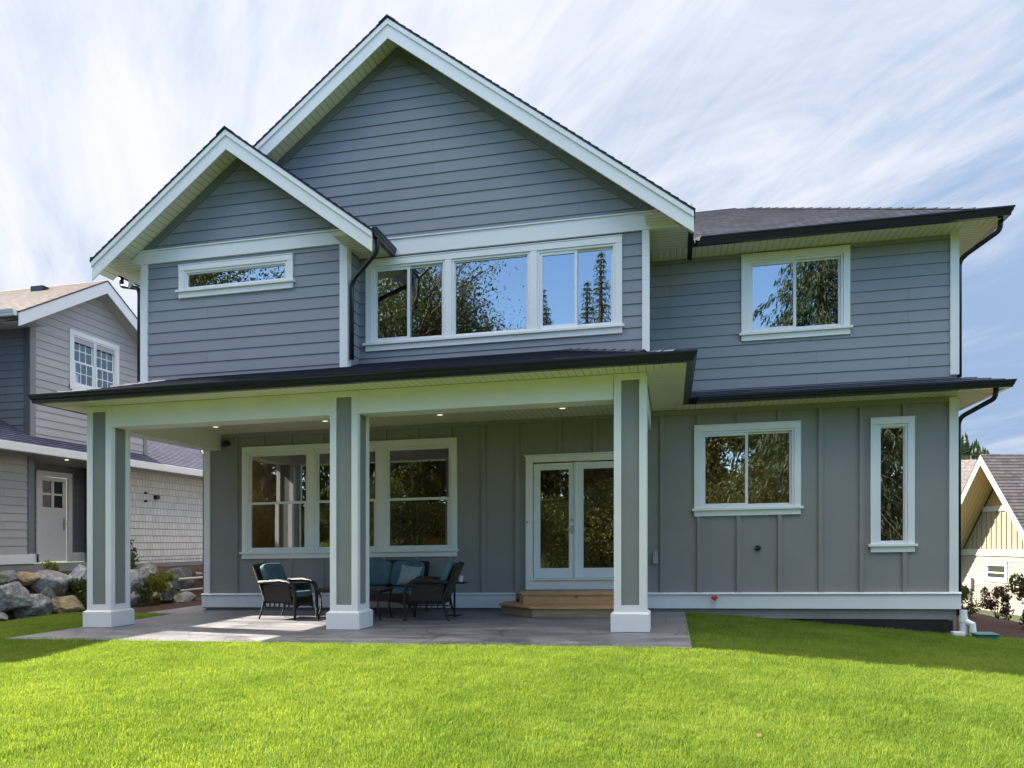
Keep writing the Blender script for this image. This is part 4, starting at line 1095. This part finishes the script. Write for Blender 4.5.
rb('wall', 'cedar_shake', f)
def f(m): m.box(-3.0, 5, -.05, 0, .62, .87); m.box(-(zt - .4 - 2.35) / gp, (zt - .4 - 2.35) / gp, -.05, 0, 2.352, 2.56)
rb('frieze_band', 'cream_trim', f)
OV = 1.0
def f(m):
    for s in (-1, 1):
        L = math.hypot(hwR, hwR * gp); V = Vector((-s * hwR / L, 0, hwR * gp / L)); N = Vector((s * hwR * gp / L, 0, hwR / L))
        lap(m, (s * hwR, 0, zt + .1 - hwR * gp), (0, 1, 0), V, N, 0, L, rect(-OV, 9), .16, .012)
rb('roof', 'shingle_brown', f)
def f(m):
    for s in (-1, 1):
        m.prism([(0, -OV + .01, zt + .07), (s * hwR, -OV + .01, zt + .07 - hwR * gp), (s * hwR, -OV + .01, zt - .30 - hwR * gp), (0, -OV + .01, zt - .30)], (0, .04, 0))
rb('fascia', 'cream_trim', f)
def f(m):
    for s in (-1, 1):
        L = math.hypot(hwR, hwR * gp); V = Vector((-s * hwR / L, 0, hwR * gp / L)); N = Vector((-s * hwR * gp / L, 0, -hwR / L))
        lap(m, (s * hwR, 0, zt - .17 - hwR * gp), (0, 1, 0), V, N, 0, L, rect(-OV + .05, 0), 10, 0)
rb('soffit', 'soffit_cream', f)
# main roof of the neighbour behind the gable
def f(m):
    L = math.hypot(1, .8); lap(m, (5.4, 0, -.2), (0, 1, 0), (-1 / L, 0, .8 / L), (.8 / L, 0, 1 / L), 0, 5.75 * L, rect(1.6, 12), .16, .012)
    m.poly([(-.35, 1.6, 4.38), (-.35, 12, 4.38), (-6.0, 12, -.2), (-6.0, 1.6, -.2)])
rb('roof', 'shingle_brown', f)
def f(m):
    m.box(-5.5, 5.0, 1.7, 12, -2.6, -.15)
rb('wall', 'cream_panel', f)
w = None
Mloc = Matrix.Translation(-Vector(nr.location)) @ MR
window(nr, Mloc, -1.30, .08, -.40, .38, [(-1.20, -.02, 'hung')], .10, sill=False, mat='cream_trim', shear=False)
def f(m): m.box(-2.25, -1.98, -.14, 0, -.75, -.30); m.tube([(-2.1, -.05, -.75), (-2.1, -.05, -1.9)], .03, 8)
rb('meter_box', 'grey_plastic', f)
# a further roof beyond
fr_ = camp + fwd * 52 + rgt * 31.5
fh = thing('house', (fr_.x, fr_.y, -1), 'far house with pinkish roof glimpsed between our corner and the cream gable', 'house', shear=False)
mb = MB(); lap(mb, (-5, -3, 5.0), UXv, (0, .8, .6), (0, -.6, .8), 0, 5, rect(0, 12), .2, .01); mb.build('roof', 'shingle_tan', fh, False)
mb = MB(); mb.box(-4.6, 6.6, -2.6, 3, -1, 5.1); mb.build('wall', 'siding_pale', fh, False)

# ------------------------------------------------------------------ vegetation
random.seed(7)
def leaf_cluster(mb, c, r, n, size, droop=0, flat=1.0, rng=random):
    for _ in range(n):
        while True:
            p = Vector((rng.uniform(-1, 1), rng.uniform(-1, 1), rng.uniform(-1, 1)))
            if .15 < p.length < 1: break
        p = Vector((p.x * r, p.y * r, p.z * r * flat)) + Vector(c)
        a = Vector((rng.gauss(0, 1), rng.gauss(0, 1), rng.gauss(0, .6))).normalized(); b = a.orthogonal().normalized()
        b = (Matrix.Rotation(rng.uniform(0, 6.3), 3, a) @ b); c2 = a.cross(b); s = size * rng.uniform(.6, 1.3)
        mb.poly([p - b * s, p - c2 * s * .45, p + b * s, p + c2 * s * .45])
def conifer(seed, h, r, droop=.35, dens=1.0, bare=.12):
    rng = random.Random(seed); crown = MB(); trunk = MB()
    trunk.tube([(0, 0, 0), (0.05, 0, h * .4), (0, .05, h * .8), (0, 0, h)], [h * .022, h * .016, h * .008, .02], 8)
    z = h * bare
    while z < h * .99:
        t = (z - h * bare) / (h * (1 - bare)); R_ = r * (1 - t) ** .85 * rng.uniform(.75, 1.15) + .1
        nb = int(rng.uniform(6, 10)); a0 = rng.uniform(0, 6.3)
        for k in range(nb):
            a = a0 + k * 6.283 / nb + rng.uniform(-.25, .25); L = R_ * rng.uniform(.65, 1.15); d = Vector((math.cos(a), math.sin(a), 0))
            pts = [Vector((0, 0, z)) + d * L * q + Vector((0, 0, -droop * L * q * q + .10 * L * q)) for q in (0, .35, .7, 1)]
            trunk.tube(pts, [.035 * (1 - t) + .012, .025, .014, .006], 5, cap=False)
            sd = Vector((-d.y, d.x, 0)); n = max(2, int(L * 3.2 * dens))
            for i in range(n):
                q = rng.uniform(.10, 1.0); p = Vector((0, 0, z)) + d * L * q + Vector((0, 0, -droop * L * q * q + .10 * L * q))
                p += sd * rng.uniform(-1, 1) * (.30 * L * (1 - q * .8) + .06)
                for _ in range(5):          # a hanging spray of narrow needle twigs
                    c0 = p + Vector((rng.gauss(0, .09), rng.gauss(0, .09), rng.gauss(0, .05)))
                    tip = c0 + (d * rng.uniform(-.1, .8) + sd * rng.uniform(-.7, .7)).normalized() * rng.uniform(.08, .22) + Vector((0, 0, -rng.uniform(.05, .12 + droop * .55)))
                    up = Vector((rng.gauss(0, 1), rng.gauss(0, 1), rng.gauss(0, 1))).normalized() * rng.uniform(.02, .042)
                    crown.poly([c0, (c0 + tip) / 2 + up, tip, (c0 + tip) / 2 - up])
        z += h * .022 + .16 * (1 - t)
    return trunk, crown
def deciduous(seed, h, r, leaf=.11, n=5200, gap=.0, levels=3):
    rng = random.Random(seed); crown = MB(); trunk = MB(); tips = []
    def grow(p, d, L, rad, lv):
        pts = [p]; q = p
        for k in range(4):
            d = (d + Vector((rng.uniform(-.18, .18), rng.uniform(-.18, .18), rng.uniform(-.05, .14)))).normalized(); q = q + d * L / 4; pts.append(q)
        trunk.tube(pts, [rad * (1 - .12 * k) for k in range(5)], 6 if lv else 9, cap=False)
        if lv >= levels: tips.extend(pts[1:]); return
        for k in range(4 if lv else 5):
            a = rng.uniform(0, 6.3); ax = Vector((math.cos(a), math.sin(a), 0)); nd = (d * .75 + ax * rng.uniform(.5, .95)).normalized()
            grow(pts[rng.choice((2, 3, 4))], nd, L * rng.uniform(.55, .8), rad * .5, lv + 1)
        tips.append(pts[-1])
    grow(Vector((0, 0, 0)), Vector((0, 0, 1)), h * .42, h * .02, 0)
    per = max(1, n // len(tips))
    for tp in tips: leaf_cluster(crown, tp, r * .17, per, leaf, rng=rng)
    return trunk, crown
def bushy(seed, h, r, n=2600, leaf=.10):
    rng = random.Random(seed); crown = MB(); trunk = MB()
    for k in range(12):
        a = rng.uniform(0, 6.3); e = Vector((math.cos(a) * r * rng.uniform(.2, .85), math.sin(a) * r * rng.uniform(.2, .8), h * rng.uniform(.2, .9)))
        trunk.tube([(0, 0, 0), e * .5 + Vector((0, 0, h * .08)), e], [.03 * h * .3, .02 * h * .3, .005], 6, cap=False)
        leaf_cluster(crown, e, r * rng.uniform(.2, .45), n // 12, leaf, flat=1.1, rng=rng)
    return trunk, crown
CACHE = {}
def tree(key, gen, loc, label, cat='tree', name='tree', scale=1, rz=0, leaf='needle_leaf', group=None, sz=None):
    z = ground(loc[0], loc[1]) - .05 if len(loc) < 3 else loc[2]
    o = bpy.data.objects.new(name, None); col.objects.link(o); o.location = (loc[0], loc[1], z); o.rotation_euler = (0, 0, rz); o.scale = (scale, scale, sz or scale)
    tag(o, label, cat, group)
    if key not in CACHE:
        t, c = gen(); a = t.build('trunk', 'bark', None, False); b = c.build('crown', leaf, None, False)
        CACHE[key] = (a.data, b.data); a.parent = o; b.parent = o
    else:
        for nm, me in zip(('trunk', 'crown'), CACHE[key]):
            q = bpy.data.objects.new(nm, me); col.objects.link(q); q.parent = o
    return o
# trees on the far side of the garden, behind the photographer: seen in the window panes
GB = 'trees across the garden, reflected in the windows'
tree('conA', lambda: conifer(3, 19, 6.4, .55, 4.2, .10), (6.4, -18.5), 'big drooping conifer mirrored in the right upper window', name='conifer_tree', group=GB)
tree('conB', lambda: conifer(5, 15, 2.9, .3, 1.1, .06), (-13.5, -35), 'slim conifer mirrored low in the middle upper window', name='conifer_tree', group=GB, scale=.98)
tree('conB', None, (-8.5, -37), 'conifer with a pointed top mirrored near the left edge of the third upper window', name='conifer_tree', group=GB, scale=.95, rz=1.2)
tree('conB', None, (-4.6, -38), 'taller pointed conifer mirrored in the right pane of the third upper window', name='conifer_tree', group=GB, scale=1.12, rz=2.2)
tree('conB', None, (-1.5, -40), 'small conifer mirrored at the right edge of the third upper window', name='conifer_tree', group=GB, scale=.95, rz=4.2)
tree('decA', lambda: deciduous(11, 17, 7.5, .085, 30000), (-13.8, -19), 'dense leafy tree mirrored in the left pane of the upper window row', name='leafy_tree', leaf='broad_leaf', group=GB)
tree('decB', lambda: deciduous(21, 15, 8, .042, 16000, levels=4), (-8.6, -19.5), 'thinly leaved tree with open twigs mirrored in the middle upper window', name='leafy_tree', leaf='broad_leaf', group=GB, scale=1.12)
tree('decA', None, (-20.5, -19), 'dense leafy tree mirrored in the narrow upper window of the bay', name='leafy_tree', group=GB, rz=2, scale=1.05)
tree('decA', None, (-27, -16), 'leafy tree at the left end of the garden beyond the one mirrored in the bay', name='leafy_tree', group=GB, rz=4, scale=.95)
tree('conA', None, (13.5, -22), 'dark conifer mirrored in the tall narrow window', name='conifer_tree', group=GB, rz=2, scale=.9)
tree('conA', None, (-17.5, -27), 'dark conifer standing behind the dense leafy tree across the garden', name='conifer_tree', group=GB, rz=1, scale=.85)
for (x, y, s_, r_, l_) in ((-11.4, -33, .74, 0, 'slim conifer mirrored low in the middle upper window'), (-7.7, -34, .80, 1.2, 'conifer mirrored near the left edge of the third upper window'),
        (-5.2, -35, .92, 2.2, 'taller pointed conifer mirrored in the right pane of the third upper window'), (-3.6, -37, .80, 4.2, 'small conifer mirrored at the right edge of the third upper window')):
    tree('conB', lambda: conifer(5, 14.5, 4.4, .35, 5.0, .06), (x, y), l_, name='conifer_tree', group=GB, scale=s_, rz=r_)
for q_, (x, s_) in enumerate(((-30, .62), (-24, .58), (-12, .5), (-7.2, .46), (-2.6, .5), (1.8, .52), (5.6, .5), (10.2, .55), (15.4, .6), (20, .6))):
    tree('decA', None, (x, -25.5 - (q_ % 2) * 1.8), 'low leafy tree in the belt across the garden, mirrored in the ground floor windows', name='leafy_tree', group='leafy belt across the garden', rz=q_ * 1.1, scale=s_ * 1.25, sz=s_)
k = 0
for (x, y, s) in ((-21, -17.5, 1.3), (-17.5, -20.5, 1.1), (-13.6, -17, 1.25), (-10.4, -19.5, 1.0), (-6.6, -17.5, 1.2), (-3.2, -19.5, 1.25), (-.4, -17.8, 1.0), (2.6, -19.4, 1.3), (5.2, -17.3, 1.05), (8.4, -19.2, 1.25), (11.6, -17.5, 1.1), (15, -19, 1.3)):
    tree('bushA', lambda: bushy(31, 4.2, 2.8, 12000, .075), (x, y), 'bushy green undergrowth shrub in the row across the garden, mirrored in the lower windows', 'shrub', 'shrub', s, k * 1.3, 'hedge_leaf', 'undergrowth across the garden'); k += 1

for q_, (x, s_) in enumerate(((-27, 2.0), (-21.5, 1.8), (-16, 2.0), (-11, 1.7), (-6.2, 1.9), (-1.4, 1.7), (3.2, 1.9), (8.2, 1.8), (13.2, 2.0), (18.5, 2.0), (24, 2.1))):
    tree('bushA', None, (x, -27.5 - (q_ % 2) * 1.2), 'tall dense thicket on the bank across the garden, mirrored dark in the ground floor windows', 'shrub', 'shrub', s_, q_ * .9, 'hedge_leaf', 'thicket on the bank')
# boulders of the retaining wall on the left
def boulder(x, y, z, w, h, seed, mat, label):
    rng = random.Random(seed); bm = bmesh.new(); bmesh.ops.create_icosphere(bm, subdivisions=4, radius=1)
    planes = []
    for _ in range(24):
        nrm = Vector((rng.gauss(0, 1), rng.gauss(0, 1), rng.gauss(0, 1))).normalized(); planes.append((nrm, rng.uniform(.50, .82)))
    for v in bm.verts:
        p = v.co.copy()
        for nrm, d in planes:
            q = p.dot(nrm)
            if q > d: p -= nrm * (q - d) * .94
        nn = noise.fractal(p * 2.1 + Vector((seed, 0, 0)), 1, 2, 4) * .07 + noise.noise(p * 6 + Vector((seed * 2, 0, 0))) * .035 + abs(noise.noise(p * 2.6 + Vector((seed * 3, 5, 0)))) * .10 - .04
        v.co = p * (1 + nn)
    sx, sy, sz = w * .66, w * .6, h * .68
    bmesh.ops.transform(bm, verts=bm.verts, matrix=Matrix.Diagonal((sy, sx, sz, 1)) )
    bmesh.ops.transform(bm, verts=bm.verts, matrix=Matrix.Rotation(rng.uniform(-.4, .4), 4, 'X') @ Matrix.Rotation(rng.uniform(-.5, .5), 4, 'Z'))
    me = bpy.data.meshes.new('boulder'); bm.to_mesh(me); bm.free(); me.materials.append(MATS[mat])
    me.polygons.foreach_set('use_smooth', [False] * len(me.polygons))
    o = bpy.data.objects.new('boulder', me); col.objects.link(o); o.location = (x, y, z + K * x)
    tag(o, label, 'boulder', 'boulders of the retaining wall'); return o
RK = [(-12.10, 1.87, .66, .50, .34, 'rock_moss', 'dark mossy boulder on top of the wall at the left edge of the photo'),
 (-12.10, 2.29, .64, .42, .28, 'rock_ochre', 'small rusty brown boulder on top, between the mossy one and the large pale one'),
 (-11.50, 1.39, .33, .60, .58, 'rock_grey', 'big striped grey boulder leaning right at the left edge'),
 (-11.95, 2.78, .49, .82, .60, 'rock_grey', 'largest pale grey boulder with a jutting top, left of the left column'),
 (-11.85, 3.42, .53, .64, .60, 'rock_blue', 'bluish white boulder just left of the left column'),
 (-11.45, 1.90, .12, .78, .50, 'rock_grey', 'broad mottled grey boulder in the bottom row under the largest one'),
 (-11.40, 1.10, .02, .34, .22, 'rock_grey', 'small grey stone on the mulch at the very left edge'),
 (-11.42, 2.56, .10, .62, .40, 'rock_ochre', 'flat ochre and brown boulder in the bottom row by the green plant'),
 (-11.73, 2.45, .28, .34, .42, 'rock_dark', 'small dark wedge shaped stone between the pale boulder and the ochre one'),
 (-11.65, 3.80, .45, .56, .60, 'rock_grey', 'grey boulder mostly hidden behind the left column'),
 (-11.30, 3.45, .08, .46, .36, 'rock_dark', 'dark bottom row boulder hidden at the foot of the left column'),
 (-11.36, 4.32, .52, .38, .54, 'rock_blue', 'narrow bluish boulder just right of the left column'),
 (-11.53, 4.95, .50, .72, .62, 'rock_grey', 'tan grey rounded boulder on top, right of the left column'),
 (-11.40, 5.90, .42, .80, .80, 'rock_dark', 'tall dark grey boulder behind the pale pipe frame'),
 (-11.12, 4.10, .10, .36, .40, 'rock_grey', 'small grey stone low beside the left column, above the mulch'),
 (-11.08, 4.48, .08, .50, .40, 'rock_ochre', 'brown boulder in the bottom row below the tan grey one'),
 (-11.00, 4.95, .02, .36, .30, 'rock_dark', 'small dark stone in the bottom row left of the pale pipe frame'),
 (-10.95, 5.50, -.02, .52, .34, 'rock_grey', 'low grey stone lying under the pale pipe frame'),
 (-11.40, 6.75, .30, .60, .60, 'rock_grey', 'grey boulder at the far end of the wall by the dark downspout'),
 (-11.30, 5.30, .27, .34, .34, 'rock_grey', 'small grey stone wedged between the tan grey and the tall dark boulder')]
for i, (x, y, z, w_, h_, m_, l_) in enumerate(RK): boulder(x, y, z, w_, h_, 40 + i, m_, l_)
# pale pipe frame by the boulders
pf = MB(); z = .0
pf.tube([(-10.72, 5.0, .50), (-10.72, 6.15, .50), (-10.72, 6.18, .46), (-10.72, 6.18, .05)], .026, 8); pf.tube([(-10.72, 5.05, .24), (-10.72, 6.15, .24)], .022, 8); pf.tube([(-10.72, 6.30, .46), (-10.72, 6.30, .0)], .022, 8)
o = pf.build('pipe_frame', 'pale_trim', None, True, origin=(-10.72, 5.6, .0)); tag(o, 'pale pipe frame standing in front of the boulders beside the path', 'frame')
# plants by the boulders
def plant(key, gen, x, y, z, label, leaf, scale=1, name='plant', cat='plant', rz=0):
    return tree(key, gen, (x, y, z + K * x), label, cat, name, scale, rz, leaf)
def sapling(seed, h, r, n, leaf):
    rng = random.Random(seed); t = MB(); c = MB()
    for k in range(4):
        a = rng.uniform(0, 6.3); e = Vector((math.cos(a) * r * .5, math.sin(a) * r * .5, h * rng.uniform(.6, 1)))
        t.tube([(0, 0, 0), e * .5 + Vector((0, 0, .1 * h)), e], [.012, .009, .004], 6, cap=False)
        for q in (.35, .55, .75, 1): leaf_cluster(c, e * q + Vector((0, 0, .05)), r * .35, n // 16, leaf, rng=rng)
    return t, c
plant('sapA', lambda: sapling(5, .80, .30, 120, .055), -11.9, 5.0, .60, 'thin leafy sapling growing above the boulders right of the left column', 'hedge_leaf', 1, 'sapling')
plant('shA', lambda: bushy(8, .5, .35, 900, .04), -11.0, 4.75, .22, 'yellow green shrub growing among the boulders right of the left column', 'yellow_leaf', .85, 'shrub', 'shrub')
plant('shB', lambda: bushy(9, .5, .35, 900, .04), -11.35, 3.05, .12, 'green shrub squeezed between the boulders and the left column', 'broad_leaf', .95, 'shrub', 'shrub')
plant('shB', None, -10.85, 4.15, .0, 'low green plant at the foot of the boulders right of the left column', 'broad_leaf', .7, 'shrub', 'shrub', 2)
plant('shA', None, -12.2, 3.0, .70, 'thin green weed on top of the wall in front of the neighbour door', 'yellow_leaf', .5, 'shrub', 'shrub', 2)
plant('sapA', None, -12.3, 1.1, .72, 'leafy twig poking in at the left edge above the boulders', 'hedge_leaf', .6, 'sapling', 'plant', 1.3)
# shrubs on the right
plant('shC', lambda: bushy(12, .9, .5, 1300, .045), 6.55, 5.1, gz(6.55, 5.1) - .03, 'reddish green shrub in the mulch at the right edge of the photo', 'red_leaf', 1.0, 'shrub', 'shrub')
plant('shD', lambda: bushy(13, .9, .5, 1300, .045), 6.85, 6.1, gz(6.85, 6.1) - .03, 'tall green shrub at the right edge in front of the cream wall', 'hedge_leaf', 1.2, 'shrub', 'shrub')
plant('shC', None, 7.3, 9.2, gz(7.3, 9.2) - .03, 'low bush beside the drain pipe in front of the cream wall', 'red_leaf', .8, 'shrub', 'shrub', 2)
plant('shD', None, 5.95, 7.4, gz(5.95, 7.4) - .03, 'dark climbing bush behind the right corner of the house', 'hedge_leaf', .75, 'shrub', 'shrub', 1)
# far wooded hill on the right
mb = MB(); n = 40
hc = camp + fwd * 330 + rgt * 176
vs = []; fs = []
for j in range(n + 1):
    for i in range(n + 1):
        u, v = i / n * 2 - 1, j / n * 2 - 1; hgt = 52 * max(0, 1 - (u * u + v * v)) ** 1.2 * (1 + .25 * noise.noise((u * 3, v * 3, 1))) - 3
        vs.append((hc.x + u * 58, hc.y + v * 58, hgt))
fs = [(j * (n + 1) + i, j * (n + 1) + i + 1, (j + 1) * (n + 1) + i + 1, (j + 1) * (n + 1) + i) for j in range(n) for i in range(n)]
mb.mesh(vs, fs); hill = mb.build('hill', 'far_ground', None, False, smooth=True); tag(hill, kind='structure')
rng = random.Random(4); cm = MB()
for _ in range(1700):
    u, v = rng.uniform(-.95, .95), rng.uniform(-.95, .3)
    q = 1 - (u * u + v * v)
    if q <= 0: continue
    hgt = 52 * q ** 1.2 * (1 + .25 * noise.noise((u * 3, v * 3, 1))) - 3; H = rng.uniform(3, 9) * (1 + .5 * noise.noise((u * 5, v * 5, 2))); X, Y = hc.x + u * 58, hc.y + v * 58
    for L_ in range(5):
        r_ = H * .24 * (1 - L_ / 5.4) * rng.uniform(.8, 1.2); z0_ = hgt + H * (.1 + L_ * .17); ring = [(X + r_ * math.cos(a * 1.257 + L_) * rng.uniform(.7, 1.2), Y + r_ * math.sin(a * 1.257 + L_), z0_) for a in range(5)]
        for a in range(5): cm.poly([ring[a], ring[(a + 1) % 5], (X, Y, z0_ + H * .28)])
o = cm.build('hillside_wood', 'needle_leaf', None, False); tag(o, 'dark conifer wood covering the far hill on the right', 'forest', kind='stuff')

# ------------------------------------------------------------------ grass blades over the lawn
def clump_mesh():
    rng = random.Random(2); mb = MB()
    for _ in range(135):
        a = rng.uniform(0, 6.3); r_ = .13 * math.sqrt(rng.random()); x, y = r_ * math.cos(a), r_ * math.sin(a)
        h = rng.uniform(.016, .038); w_ = rng.uniform(.0010, .0021); b = rng.uniform(0, 6.3); lx, ly = math.cos(b), math.sin(b); ln = h * rng.uniform(.1, .8)
        px, py = -ly * w_, lx * w_
        m = (x + lx * ln * .35, y + ly * ln * .35, h * .6); t_ = (x + lx * ln, y + ly * ln, h)
        mb.mesh([(x - px, y - py, -.006), (x + px, y + py, -.006), (m[0] + px * .8, m[1] + py * .8, m[2]), (m[0] - px * .8, m[1] - py * .8, m[2]), t_], [(0, 1, 2, 3), (3, 2, 4)])
    return mb
cl = clump_mesh(); me = bpy.data.meshes.new('grass_clump'); me.from_pydata(cl.v, [], cl.f); me.materials.append(MATS['grass_blade'])
src = bpy.data.objects.new('grass_clump', me)
gr = bpy.data.objects.new('grass', lawn.data.copy()); col.objects.link(gr); gr.location = (0, 0, .004)
tag(gr, 'short sunlit green grass of the lawn', 'grass', kind='stuff')
gr.data.materials.clear(); gr.data.materials.append(MATS['grass_blade'])
ng = bpy.data.node_groups.new('grass_scatter', 'GeometryNodeTree')
ng.interface.new_socket('Geometry', in_out='INPUT', socket_type='NodeSocketGeometry'); ng.interface.new_socket('Geometry', in_out='OUTPUT', socket_type='NodeSocketGeometry')
gi = ng.nodes.new('NodeGroupInput'); go = ng.nodes.new('NodeGroupOutput')
dist = ng.nodes.new('GeometryNodeDistributePointsOnFaces'); dist.inputs['Density'].default_value = 150; dist.inputs['Seed'].default_value = 3
inst = ng.nodes.new('GeometryNodeInstanceOnPoints'); oi = ng.nodes.new('GeometryNodeObjectInfo'); oi.inputs['Object'].default_value = src; oi.inputs['As Instance'].default_value = True
rv = ng.nodes.new('FunctionNodeRandomValue'); rv.data_type = 'FLOAT_VECTOR'; rv.inputs[0].default_value = (-.12, -.12, 0); rv.inputs[1].default_value = (.12, .12, 6.28)
rs = ng.nodes.new('FunctionNodeRandomValue'); rs.data_type = 'FLOAT'; rs.inputs[2].default_value = .75; rs.inputs[3].default_value = 1.25; rs.inputs['Seed'].default_value = 9
L = ng.links.new
L(gi.outputs[0], dist.inputs['Mesh']); L(dist.outputs['Points'], inst.inputs['Points']); L(oi.outputs['Geometry'], inst.inputs['Instance'])
L(rv.outputs[0], inst.inputs['Rotation']); L(rs.outputs[1], inst.inputs['Scale']); L(inst.outputs[0], go.inputs[0])
md = gr.modifiers.new('scatter', 'NODES'); md.node_group = ng
